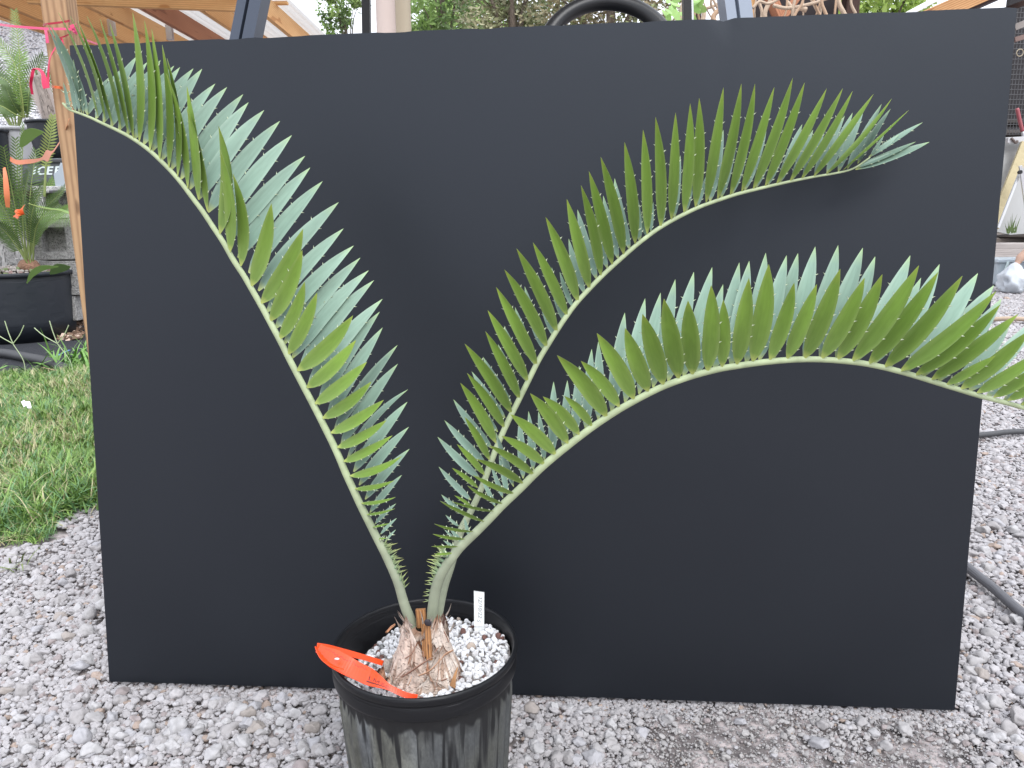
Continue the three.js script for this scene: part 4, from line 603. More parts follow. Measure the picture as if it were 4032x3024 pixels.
{
  const roofY = 2.42;
  const shed = thing('lean_to_roof', 'open timber lean-to with brown rafters and white corrugated roof sheets', 'roof', V(-3, 0, -7));
  const onY = (px, py, y) => { const d = ray(px, py); return d.multiplyScalar((y - camera.position.y) / d.y).add(camera.position); };
  const hb = 2.30, h0 = onY(60, 8, hb), h1 = onY(530, 37, hb); h1.z = h0.z * 0.35 + h1.z * 0.65;
  const hv = V(0, 0.12, 0); mesh('header_beam', beamGeo(h0.clone().add(hv), h1.clone().add(hv), 0.05, 0.24), woodB, shed, true);
  for (const [px, py] of [[232, 0], [402, 8], [512, 24]]) { const b = onY(px, py, hb + 0.1).add(V(0, 0, 0.03)); mesh('bolt', new THREE.CylinderGeometry(0.028, 0.028, 0.03, 16).rotateX(1.57).translate(b.x, b.y, b.z), galv, shed, true); }
  const p2 = onY(512, 45, hb); mesh('support_post', beamGeo(V(p2.x, 0, p2.z - 0.06), V(p2.x, hb, p2.z - 0.06), 0.09, 0.09, V(0, 0, 1)), woodB, shed, true);
  const rz = (q, m, z0 = -5.2, z1 = -16) => mesh('rafter', beamGeo(V(q.x, roofY + 0.07, z0), V(q.x, roofY + 0.07, z1), 0.045, 0.17), m, shed, true);
  // each rafter passes through the point where its lower edge is seen
  for (const [px, py, m] of [[-60, 60, woodB], [30, 86, woodB], [100, 71, woodB], [93, 44, woodB], [232, 72, woodB], [310, 72, woodB], [424, 83, woodRed], [507, 68, woodB], [622, 72, woodB]]) { const q = onY(px, py, roofY); rz(q, m, -5.6, -17); }
  for (const [px, py] of [[243, 72], [368, 82]]) { const q = onY(px, py, roofY - 0.02); mesh('joist_hanger', new RoundedBoxGeometry(0.06, 0.14, 0.05, 2, 0.005).translate(q.x, q.y + 0.05, q.z), galv, shed, true); }
  const back = onY(300, 88, roofY - 0.15); mesh('back_beam', beamGeo(V(-14, roofY - 0.02, -13.6), V(-2.9, roofY - 0.02, -13.6), 0.05, 0.22), woodB, shed, true);
  // corrugated translucent sheets
  const rs = onY(690, 66, roofY + 0.16), sheets = std({ color: C(0.80, 0.80, 0.77), roughness: 0.6 });
  const white = new THREE.MeshPhysicalMaterial({ color: C(0.62, 0.62, 0.60), roughness: 0.9, transmission: 0.55, thickness: 0, side: 2 });
  const xr = onY(697, 70, roofY + 0.19).x;
  for (let k = 0; k < 4; k++) {
    const x1 = xr - k * 2.3, x0 = x1 - 2.34, pos = [], idx = [], nx = 90, nz = 4;
    for (let j = 0; j <= nz; j++) for (let i = 0; i <= nx; i++) { const z = lerp(-5.4, -17.5, j / nz), x = lerp(x0, x1, i / nx); pos.push(x, roofY + 0.19 + 0.012 * k * 0.5 + 0.009 * Math.sin(x * 2 * Math.PI / 0.076), z); }
    for (let j = 0; j < nz; j++) for (let i = 0; i < nx; i++) { const a = j * (nx + 1) + i; idx.push(a, a + nx + 1, a + 1, a + 1, a + nx + 1, a + nx + 2); }
    mesh('roof_sheet', geoFrom(pos, idx), white, shed, true);
  }
  for (let z = -7.5; z > -17; z -= 2.4) mesh('purlin', beamGeo(V(xr - 9, roofY + 0.165, z), V(xr - 0.02, roofY + 0.165, z), 0.05, 0.025), woodB, shed, true);
  // foil insulation hung as a wall behind the plants
  const pos = [], idx = [], uv = [], nx = 170, ny = 90, fz = -6.3;
  for (let j = 0; j <= ny; j++) for (let i = 0; i <= nx; i++) { const x = lerp(-8.5, -3.15, i / nx), tA = W(0, 44, fz), tB = W(140, 89, fz), y = lerp(0.1, clamp(lerp(tA.y, tB.y, (x - tA.x) / (tB.x - tA.x)), 1.2, 2.5), j / ny), w = 0.05 * (fbm(x * 5, y * 5, 3, 4) - 0.5) + 0.030 * (vn(x * 20, y * 20, 5) - 0.5); pos.push(x, y, fz + w + 0.25 * Math.sin(x * 0.9)); uv.push(x, y); }
  for (let j = 0; j < ny; j++) for (let i = 0; i < nx; i++) { const a = j * (nx + 1) + i; idx.push(a, a + 1, a + nx + 1, a + 1, a + nx + 2, a + nx + 1); }
  const fb = bw(256, 256, (u, v) => 0.5 * tn(u, v, 30, 2) + 0.5 * tn(u, v, 66, 6)); fb.repeat.set(1.6, 1.6);
  tag(mesh('foil_sheet', geoFrom(pos, idx, uv), std({ color: C(0.74, 0.74, 0.77), metalness: 0.55, roughness: 0.42, bumpMap: fb, bumpScale: 0.02 })), 'crinkled silver foil sheet hung as a wall behind the nursery plants', 'foil sheet');
}

// ---------------------------------------------------------------- left: blocks, pots and their cycads
const potPlastic = std({ color: C(0.018, 0.022, 0.029), roughness: 0.5, bumpMap: pitMap, bumpScale: 0.0006 });
function lathePot(name, label, p, rb, rt, h, mat, lip = 0.012, group) {
  const t = thing(name, label, 'pot', p, group), pr = [[0.001, 0.004], [rb, 0.0], [rb + (rt - rb) * 0.3, h * 0.3], [rb + (rt - rb) * 0.85, h * 0.86]].map(([r, y]) => new THREE.Vector2(r, y));
  mesh('pot_wall', new THREE.LatheGeometry(pr.concat([new THREE.Vector2(rt - lip * 0.4, h - lip * 1.8)]), 72), mat, t);
  mesh('rim', new THREE.LatheGeometry([[rt - lip * 0.4, h - lip * 1.8], [rt + lip * 0.6, h - lip * 1.5], [rt + lip * 0.8, h - lip * 0.5], [rt + lip * 0.4, h], [rt - lip * 0.2, h - lip * 0.2], [rt - lip, h * 0.72]].map(([r, y]) => new THREE.Vector2(r, y)), 72), mat, t);
  mesh('potting_mix', new THREE.CircleGeometry(rt - lip * 0.6, 40).rotateX(-1.5708).translate(0, h * 0.88, 0), std({ color: C(0.14, 0.10, 0.08), roughness: 1, bumpMap: gravelBump, bumpScale: 0.01 }), t);
  return t;
}
// a feather frond: a stalk and two ranks of narrow leaflets, one mesh each
function farFrond(parent, pts, lw, ll, n, m, mS, side = V(0, 0, 1), droop = 0.25, vshape = 0.5, s0 = 0.25) {
  const cv = new THREE.CatmullRomCurve3(pts), pos = [], idx = [];
  const f = mesh('frond', tubeGeo(pts, (t) => lw * 0.55 * (1.25 - t), 28, 6), mS, parent, true);
  for (let i = 0; i < n; i++) for (const s of [-1, 1]) {
    const t = s0 + (1 - s0) * (i + 0.5 + (s > 0 ? 0.2 : 0)) / n, p = cv.getPointAt(Math.min(1, t)), T = cv.getTangentAt(Math.min(1, t)), b = T.clone().cross(side).normalize(), nn = b.clone().cross(T), u = (t - s0) / (1 - s0);
    const L = ll * (0.45 + 0.75 * Math.sin(Math.PI * clamp(0.12 + 0.82 * u))) * rr(0.88, 1.1), d = b.clone().multiplyScalar(s).addScaledVector(T, 0.45 + 0.9 * u * u).addScaledVector(nn, vshape).normalize(), e = T.clone().multiplyScalar(1).addScaledVector(d, -T.dot(d)).normalize(), k = pos.length / 3;
    const a = p, c1 = p.clone().addScaledVector(d, L * 0.5).add(V(0, -L * droop * 0.15, 0)), c2 = p.clone().addScaledVector(d, L).add(V(0, -L * droop * 0.5, 0));
    for (const q of [a.clone().addScaledVector(e, -lw * 0.35), a.clone().addScaledVector(e, lw * 0.35), c1.clone().addScaledVector(e, -lw * 0.5), c1.clone().addScaledVector(e, lw * 0.5), c2]) pos.push(q.x, q.y, q.z);
    idx.push(k, k + 1, k + 2, k + 1, k + 3, k + 2, k + 2, k + 3, k + 4);
  }
  f.updateWorldMatrix(true, false); const g = geoFrom(pos, idx); g.applyMatrix4(f.matrixWorld.clone().invert()); mesh('leaflets', g, m, f); return f;
}
{
  const lfA = new THREE.MeshPhysicalMaterial({ color: C(0.085, 0.145, 0.04), roughness: 0.5, side: 2 }), lfB = new THREE.MeshPhysicalMaterial({ color: C(0.155, 0.26, 0.06), roughness: 0.5, side: 2 }), lfY = new THREE.MeshPhysicalMaterial({ color: C(0.27, 0.33, 0.10), roughness: 0.5, side: 2 }), stA = std({ color: C(0.24, 0.30, 0.10), roughness: 0.6 });
  const conc = std({ color: C(0.46, 0.46, 0.45), map: stoneCol, roughness: 0.95, bumpMap: pitMap, bumpScale: 0.004 });
  // hollow concrete blocks, open cores to the front, stacked four high
  const blockGeo = (w, h, d) => { const s = new THREE.Shape(); s.moveTo(-w / 2, -h / 2); s.lineTo(w / 2, -h / 2); s.lineTo(w / 2, h / 2); s.lineTo(-w / 2, h / 2); s.closePath(); const hole = new THREE.Path(), a = w * 0.325, b = h * 0.335, r = 0.012; hole.moveTo(-a + r, -b); hole.lineTo(a - r, -b); hole.quadraticCurveTo(a, -b, a, -b + r); hole.lineTo(a, b - r); hole.quadraticCurveTo(a, b, a - r, b); hole.lineTo(-a + r, b); hole.quadraticCurveTo(-a, b, -a, b - r); hole.lineTo(-a, -b + r); hole.quadraticCurveTo(-a, -b, -a + r, -b); s.holes.push(hole); const g = new THREE.ExtrudeGeometry(s, { depth: d, bevelEnabled: true, bevelSize: 0.005, bevelThickness: 0.005, bevelSegments: 2 }); g.translate(0, 0, -d / 2); const U = g.attributes.uv; for (let i = 0; i < U.count; i++) U.setXY(i, U.getX(i) * 13, U.getY(i) * 13); return g; };
  const bz = -4.62, ys = [[690, 638], [636, 562], [560, 474], [472, 403]], words = ['lowest block of the concrete stack by the board, foot in bark chips', 'concrete block second from the ground in the stack by the board', 'concrete block third from the ground in the stack, its open core shaded', 'whitish top block of the concrete stack beside the board'];
  ys.forEach(([pb, pt], i) => {
    const lo = W(130, pb, bz).y, hi = W(130, pt, bz).y, x = W(134 - i * 2.2, (pb + pt) / 2, bz).x, t = thing('concrete_block', words[i], 'concrete block', V(x + 0.01 * (i % 2), (lo + hi) / 2, bz - 0.10), 'stacked concrete blocks');
    const h = hi - lo - 0.012, m = mesh('block_shell', blockGeo(0.225, h, 0.36), i === 3 ? std({ color: C(0.74, 0.75, 0.74), map: stoneCol, roughness: 0.95, bumpMap: pitMap, bumpScale: 0.004 }) : conc, t); m.rotation.y = 0.06 + 0.05 * (i % 2);
    mesh('block_web', new THREE.BoxGeometry(0.16, h * 0.72, 0.03).translate(0, 0, 0.105), conc, t);
  });
  for (const [px, pt, pb, l] of [[30, 418, 500, 'grey concrete block behind the lower left cycad'], [78, 500, 568, 'grey concrete block half hidden behind the cycad fronds']]) { const z = -5.0, lo = W(px, pb, z).y, hi = W(px, pt, z).y, t = thing('concrete_block', l, 'concrete block', V(W(px, pt, z).x, (lo + hi) / 2, z)); mesh('block_shell', blockGeo(0.30, hi - lo, 0.2), conc, t); mesh('block_web', new THREE.BoxGeometry(0.22, (hi - lo) * 0.8, 0.03).translate(0, 0, 0.05), conc, t); const c = thing('concrete_pier', l.includes('half') ? 'rough concrete pier under the half hidden block' : 'rough concrete pier at the left behind the big pot', 'pier', V(W(px, pt, z).x, 0, z)); const pg = new RoundedBoxGeometry(0.26, lo - 0.03, 0.2, 2, 0.01).translate(0, (lo - 0.03) / 2, 0); mesh('pier', pg, conc, c); }
  const bench = thing('plank_bench', 'weathered plank bench carrying the upper nursery pots at the left', 'bench', V(W(40, 415, -4.85).x, 0, -4.95)), by = W(40, 412, -4.85).y;
  mesh('plank', new RoundedBoxGeometry(1.5, 0.04, 0.34, 2, 0.006).translate(-0.38, by - 0.02, 0), woodDark, bench);
  for (const x of [-1.05, 0.12]) mesh('leg', new RoundedBoxGeometry(0.07, by - 0.04, 0.07, 2, 0.006).translate(x, (by - 0.04) / 2, -0.10), woodDark, bench);
  // chips and litter
  const chipG = new THREE.BoxGeometry(1, 0.22, 0.4), ms = [], cs = []; for (let i = 0; i < 900; i++) { const p = G(rr(105, 176), rr(672, 736)); if (p.z < -5.4) continue; ms.push(M4(V(p.x, 0.01 + 0.05 * sm(-4.2, -4.9, p.z) * rnd(), p.z), Q(rr(-0.6, 0.6), rnd() * 6.3, rr(-0.6, 0.6)), V(1, 1, 1).multiplyScalar(rr(0.02, 0.06)))); const k = rr(0.5, 1.3), l = rnd() < 0.35 * sm(-4.6, -4.2, p.z) + 0.12; cs.push(l ? C(0.55 * k, 0.42 * k, 0.34 * k) : C(0.20 * k, 0.125 * k, 0.085 * k)); }
  const litter = inst('bark_chips', chipG, std({ roughness: 0.95 }), ms, cs); tag(litter, 'brown bark chips heaped at the foot of the concrete block stack', 'bark chips');
  // big black pot with its cycad
  const bp = G(4, 748), R = 0.285, bh = 0.40; bp.z -= R; bp.x -= 0.03;
  lathePot('nursery_pot', 'big plain black pot on the weed mat at the left edge', bp, R * 0.9, R, bh, potPlastic, 0.016);
  const lav = []; const lc = []; for (let i = 0; i < 420; i++) { const a = rnd() * 6.28, r = (R - 0.02) * Math.sqrt(rnd()); lav.push(M4(V(bp.x + Math.sin(a) * r, bh - 0.035 + 0.055 * (1 - r / R) + 0.012 * rnd(), bp.z + Math.cos(a) * r), Q(rnd() * 6, rnd() * 6, rnd() * 6), V(1, 1, 1).multiplyScalar(rr(0.011, 0.022)))); const t = rnd(), k = rr(0.8, 1.1); lc.push(t < 0.3 ? C(0.36 * k, 0.24 * k, 0.22 * k) : t < 0.5 ? C(0.26 * k, 0.33 * k, 0.15 * k) : C(0.60 * k, 0.55 * k, 0.50 * k)); }
  tag(inst('pot_topping', rocks[3], instStone, lav, lc), 'pinkish stones and moss covering the soil of the big black pot', 'gravel');
  const b0 = V(W(58, 558, bp.z + 0.05).x, bh + 0.02, bp.z + 0.04), cy = thing('potted_cycad', 'bushy green cycad growing from the big pot at lower left', 'plant', b0);
  const stemM = std({ color: C(0.30, 0.17, 0.11), roughness: 0.95, bumpMap: pitMap, bumpScale: 0.006 }), sg = rockGeo(3, 0.5, 2).scale(0.055, 0.06, 0.055); mesh('stem', sg, stemM, cy);
  const fan = [[-60, 430, -0.1], [-40, 380, 0.15], [-15, 340, 0.0], [8, 318, 0.2], [34, 300, 0.1], [52, 268, 0.15], [78, 324, -0.1], [62, 372, 0.3], [96, 396, 0.1], [116, 388, -0.15], [140, 407, 0.1], [127, 440, 0.2], [-30, 472, 0.25], [150, 447, 0.0]];
  fan.forEach(([px, py, dz], i) => { const e = W(px, py, b0.z + dz), m = b0.clone().lerp(e, 0.55).add(V((e.x - b0.x) * -0.10, 0.05, 0)); farFrond(cy, [b0.clone().add(V(rr(-0.02, 0.02), 0, rr(-0.02, 0.02))), m, e], 0.0078, 0.060, 30, [lfA, lfB, lfA, lfA][i % 4], stA, V(Math.sin(i * 2.3) * 0.7, 0.2, 1).normalize(), 0.3, 0.35, 0.30); });
  const yf = thing('palm_shoot', 'yellow green feathery shoot standing before the upper black pot', 'plant', W(98, 400, -4.30)); farFrond(yf, [W(96, 425, -4.30), W(101, 340, -4.30), W(108, 302, -4.28), W(115, 250, -4.27)], 0.010, 0.042, 18, lfY, stA, V(0.3, 0, 1), 0.0, 0.3, 0.35);
  // broad leaves
  const broad = (name, label, pts, w, m) => { const b = thing(name, label, 'leaf', pts[0]); mesh('blade', ribbonGeo(pts, (t) => w * Math.pow(Math.sin(Math.PI * clamp(t, 0.03, 0.985)), 0.7), V(0.1, 1, 0.55), 20, 0.001), m, b, true); };
  broad('broad_leaf', 'broad pointed green leaf in front of the upper black pot', [W(44, 318, -4.1), W(58, 296, -4.05), W(72, 287, -4.02), W(94, 285, -4.0)], 0.055, lfB);
  broad('broad_leaf', 'long green leaf arching over the rim of the big pot', [W(58, 612, -4.15), W(70, 592, -4.08), W(92, 579, -4.0), W(126, 576, -3.95)], 0.032, lfB);
  broad('broad_leaf', 'pale leaf across the concrete block stack', [W(108, 592, -4.2), W(125, 580, -4.15), W(152, 576, -4.1)], 0.05, lfA);
  const hang = thing('palm_frond', 'bright green frond lying across the concrete blocks by the board', 'frond', W(95, 455, -4.2)); farFrond(hang, [W(62, 440, -4.25), W(100, 451, -4.2), W(130, 455, -4.15), W(158, 466, -4.1)], 0.0045, 0.060, 24, lfB, lfY, V(0.1, 0.6, 1), 1.4, -0.2, 0.15);
  // upper pots
  const q = -4.62, uy0 = W(90, 340, q).y, uy1 = W(90, 256, q).y, up = V(W(90, 300, q).x, uy0, q - 0.17);
  const pot2 = lathePot('nursery_pot', 'black pot on the grey crate, holding the silvery stem plant', up, 0.125, 0.158, uy1 - uy0, potPlastic, 0.010);
  const cr0 = W(100, 398, q).y, crate = thing('grey_crate', 'grey plastic crate with pale lettering on the concrete blocks', 'crate', V(W(96, 370, q).x + 0.02, cr0, q - 0.20));
  const crT = canvasTex(512, 256, (x, w, h) => { x.fillStyle = '#585b5e'; x.fillRect(0, 0, w, h); for (let i = 0; i < 260; i++) { x.fillStyle = `rgba(${i % 2 ? 200 : 30},${i % 2 ? 205 : 32},${i % 2 ? 205 : 35},0.05)`; x.fillRect((i * 97) % w, (i * 53) % h, 40, 16); } x.fillStyle = '#dfe9ea'; x.font = 'bold italic 120px sans-serif'; x.fillText('iCEEP:', 90, 165); });
  const cg = new RoundedBoxGeometry(0.36, uy0 - cr0 - 0.004, 0.34, 3, 0.018).translate(0, (uy0 - cr0) / 2, 0), cm = std({ map: crT, roughness: 0.55 }); mesh('crate_body', cg, cm, crate);
  mesh('crate_rim', new RoundedBoxGeometry(0.385, 0.022, 0.365, 3, 0.008).translate(0, uy0 - cr0 - 0.020, 0), std({ color: C(0.05, 0.05, 0.055), roughness: 0.6 }), crate);
  const brk = thing('metal_bracket', 'pale blue grey metal bracket with holes on the block top by the post', 'bracket', W(132, 383, q + 0.05)); const bs = new THREE.Shape(); [[-0.035, -0.075], [0.05, -0.06], [0.052, 0.0], [0.03, 0.075], [0.012, 0.08], [-0.012, 0.03], [-0.035, 0.02]].forEach(([x, y], i) => i ? bs.lineTo(x, y) : bs.moveTo(x, y)); for (const [x, y] of [[0.02, 0.055], [0.03, 0.0], [0.022, -0.03]]) { const hp = new THREE.Path(); hp.absarc(x, y, 0.008, 0, 6.3); bs.holes.push(hp); }
  mesh('bracket_plate', new THREE.ExtrudeGeometry(bs, { depth: 0.006, bevelEnabled: true, bevelSize: 0.001, bevelThickness: 0.001 }), std({ color: C(0.45, 0.50, 0.56), metalness: 0.3, roughness: 0.5 }), brk); mesh('bracket_foot', new RoundedBoxGeometry(0.10, 0.016, 0.09, 2, 0.004).translate(0.005, -0.082, 0.02), std({ color: C(0.10, 0.09, 0.11), roughness: 0.6 }), brk);
  const gp = V(W(42, 330, -5.0).x, by, -5.0), gh = W(42, 276, -5.0).y - by; lathePot('nursery_pot', 'pale grey pot on the bench left of the upper black pot', gp, 0.085, 0.115, gh, std({ color: C(0.52, 0.52, 0.54), roughness: 0.5 }), 0.014);
  const kp = V(W(-14, 330, -4.85).x, by, -4.85); lathePot('nursery_pot', 'black pot cut by the left picture edge on the bench', kp, 0.07, 0.09, W(0, 280, -4.85).y - by, potPlastic, 0.01);
  // plants of the upper pots
  const u0 = up.clone().add(V(0, (uy1 - uy0) * 0.92, 0)), sil = new THREE.MeshPhysicalMaterial({ color: C(0.50, 0.43, 0.40), roughness: 0.7, side: 2 });
  const cone = thing('silvery_plant', 'silvery brown feathered column in the upper black pot with red tape on its tip', 'plant', u0); { const a = u0.clone().add(V(0.0, 0, 0.05)), b = W(80, 162, q - 0.06); farFrond(cone, [a, a.clone().lerp(b, 0.5).add(V(0.01, 0, 0)), b], 0.008, 0.075, 46, sil, sil, V(0, 0, 1), -0.2, 0.25, 0.02); mesh('core', tubeGeo([a, a.clone().lerp(b, 0.5).add(V(0.01, 0, 0)), b], (t) => lerp(0.042, 0.024, t), 24, 12), std({ color: C(0.33, 0.28, 0.25), roughness: 0.95, bumpMap: pitMap, bumpScale: 0.01 }), cone, true); for (const dx of [-4, 0, 5, 9]) mesh('tip_spine', tubeGeo([b, W(79 + dx, 146 - Math.abs(dx), q - 0.06)], (t) => 0.006 * (1 - t) + 0.001, 6, 5), lfA, cone, true); }
  const c2 = thing('potted_cycad', 'tall green cycad with arching fronds in the upper black pot', 'plant', u0.clone().add(V(-0.05, 0, 0)));
  [[[54, 254], [45, 215], [42, 110], [31, 24], 0.058, lfB], [[52, 254], [48, 210], [30, 135], [-20, 70], 0.06, lfB], [[50, 253], [36, 236], [20, 205], [10, 178], 0.05, lfA], [[58, 254], [60, 232], [62, 205], [64, 190], 0.045, lfA], [[48, 254], [30, 245], [5, 230], [-30, 225], 0.05, lfA], [[50, 254], [40, 215], [22, 180], [-12, 160], 0.055, lfA]].forEach(([a, b, c, d, L, m], i) => { const z = q - 0.20 + 0.05 * Math.sin(i * 2); farFrond(c2, [W(...a, z), W(...b, z + 0.03), W(...c, z + 0.05), W(...d, z + 0.02)], 0.0062, L, 34, m, lfY, V(0.25 * Math.cos(i), 0.2, 1).normalize(), 0.3, 0.3, 0.12); });
  const c3 = thing('potted_cycad', 'dark green cycad crown at the far left above the pale grey pot', 'plant', gp.clone().add(V(0, gh * 0.9, 0)));
  for (let i = 0; i < 8; i++) { const a = -1.5 + i * 0.43, e = gp.clone().add(V(Math.sin(a) * 0.42, gh + 0.28 + 0.16 * Math.cos(a), 0.05 * Math.sin(i * 3))); farFrond(c3, [gp.clone().add(V(0, gh * 0.9, 0)), gp.clone().add(V(Math.sin(a) * 0.16, gh + 0.22, 0.02)), e], 0.008, 0.09, 28, i % 2 ? lfA : lfB, stA, V(0.2, 0.3, 1).normalize(), 0.4, 0.3, 0.2); }
}

// ---------------------------------------------------------------- trees, vines and the shed on the right
function crownGeo(c, rx, ry, rz, n, size, clumps, cols) {
  const pos = [], idx = [], col = [], cl = []; for (let i = 0; i < clumps; i++) { const d = V(rr(-1, 1), rr(-1, 1), rr(-1, 1)); d.normalize().multiplyScalar(Math.pow(rnd(), 0.45) * 0.85); cl.push([d, rr(0.16, 0.36), rr(0.65, 1.25), cols[Math.floor(rnd() * cols.length)]]); }
  for (let i = 0; i < n; i++) {
    const [d, r, k, cc] = cl[Math.floor(rnd() * clumps)], o = V(rr(-1, 1), rr(-1, 1), rr(-1, 1)).normalize().multiplyScalar(r * Math.cbrt(rnd())), p = d.clone().add(o), q = V(c.x + p.x * rx, c.y + p.y * ry, c.z + p.z * rz), a = V(rr(-1, 1), rr(-0.9, 0.5), rr(-1, 1)).normalize(), b = a.clone().cross(V(rr(-1, 1), rr(-1, 1), rr(-1, 1))).normalize(), s = size * rr(0.6, 1.3), k0 = pos.length / 3, j = k * rr(0.8, 1.2);
    for (const [e, f] of [[-0.5, 0], [0, 0.24], [0.6, 0], [0, -0.24]]) { const w = q.clone().addScaledVector(a, e * s).addScaledVector(b, f * s); pos.push(w.x, w.y, w.z); col.push(cc[0] * j, cc[1] * j, cc[2] * j); } idx.push(k0, k0 + 1, k0 + 2, k0, k0 + 2, k0 + 3);
  } return geoFrom(pos, idx, null, col);
}
const foliage = new THREE.MeshPhysicalMaterial({ vertexColors: true, roughness: 0.75, side: 2, transmission: 0.28, thickness: 0 });
const barkM = std({ color: C(0.20, 0.16, 0.13), roughness: 0.95, bumpMap: pitMap, bumpScale: 0.02 });
function tree(name, label, px, py, z, rx, ry, n, size, cols, clumps = 40, tr = 0.12) {
  const c = W(px, py, z), t = thing(name, label, 'tree', V(c.x, 0, c.z)), h = c.y;
  mesh('crown', crownGeo(V(0, h, 0), rx, ry, rx * 0.9, n, size, clumps, cols), foliage, t);
  const lim = [tubeGeo([V(0, 0, 0), V(0.1, h * 0.5, 0.05), V(0, h * 0.95, 0)], (u) => tr * (1.2 - 0.8 * u), 14, 10)]; for (let i = 0; i < 6; i++) { const a = i * 1.1 + z; lim.push(tubeGeo([V(0.05, h * (0.55 + 0.05 * i), 0), V(Math.sin(a) * rx * 0.4, h + ry * (-0.3 + 0.1 * i), Math.cos(a) * rx * 0.4), V(Math.sin(a) * rx * 0.75, h + ry * (-0.1 + 0.12 * i), Math.cos(a) * rx * 0.7)], (u) => tr * 0.4 * (1.1 - u), 8, 6)); }
  mesh('trunk', lim, barkM, t);
}
const gA = [[0.21, 0.33, 0.09], [0.31, 0.44, 0.13], [0.14, 0.23, 0.07]], gB = [[0.26, 0.30, 0.15], [0.34, 0.36, 0.20], [0.18, 0.23, 0.10], [0.40, 0.39, 0.24]], gC = [[0.27, 0.24, 0.13], [0.34, 0.28, 0.17], [0.22, 0.175, 0.11], [0.25, 0.28, 0.12]], gL = [[0.44, 0.60, 0.13], [0.36, 0.52, 0.11], [0.52, 0.66, 0.2]];
tree('leafy_tree', 'small leafy tree between the lean-to roof and the slim black post', 742, 8, -19, 0.72, 1.0, 1500, 0.12, gA, 30, 0.07);
tree('leafy_tree', 'broad green tree right of the two pale palm trunks, sky showing through', 955, -35, -20, 1.15, 2.0, 2600, 0.16, gA, 30, 0.12);
tree('mossy_tree', 'dense olive green mossy tree left of the steering wheel', 1105, -10, -17, 1.35, 1.7, 7600, 0.11, gB, 70, 0.2);
tree('mossy_tree', 'brownish olive tree seen through the steering wheel', 1320, -5, -15, 1.55, 1.5, 8200, 0.10, gC, 70, 0.2);
tree('low_tree', 'low dark green shrubby tree at the feet of the palms', 915, 62, -23, 1.3, 0.75, 2200, 0.14, gA, 26, 0.08);
tree('leafy_tree', 'far green tree behind, between the palms and the mossy tree', 1010, 40, -26, 2.6, 1.8, 4200, 0.2, gA, 46, 0.15);
tree('bright_tree', 'bright yellow green tree behind the vine arbour', 1905, -5, -15, 1.1, 1.4, 3600, 0.15, gL, 36, 0.1);
for (const [px, w, z, col, l] of [[833, 0.36, -15, [0.50, 0.41, 0.37], 'pale pinkish palm trunk right of the slim black post'], [869, 0.33, -15.6, [0.42, 0.36, 0.27], 'yellowish grey palm trunk, right one of the pair']]) {
  const c = W(px, 40, z), t = thing('palm_tree', l, 'palm tree', V(c.x, 0, c.z)), m = std({ color: C(...col), roughness: 0.9 });
  mesh('trunk', tubeGeo([V(0, 0, 0), V(0, 3.6, 0), V(0.05, 8.4, 0)], (u) => w / 2 * (1.04 - 0.12 * u), 120, 20, null), m, t); const tr = t.children[0].geometry.attributes; for (let i = 0; i < tr.position.count; i++) { const y = tr.position.getY(i), k = 1 + 0.012 * Math.sin(y * 42); tr.position.setX(i, tr.position.getX(i) * k); tr.position.setZ(i, tr.position.getZ(i) * k); }
  for (let i = 0; i < 10; i++) { const a = i * 0.63, d = V(Math.sin(a), 0, Math.cos(a)), b = V(c.x, 8.4, c.z); farFrond(t, [b, b.clone().addScaledVector(d, 1.2).add(V(0, 0.8, 0)), b.clone().addScaledVector(d, 2.6).add(V(0, 0.1, 0))], 0.05, 0.6, 24, std({ color: C(0.12, 0.2, 0.06), roughness: 0.6, side: 2 }), barkM, V(0, 1, 0), 0.5, 0.2, 0.2); }
}
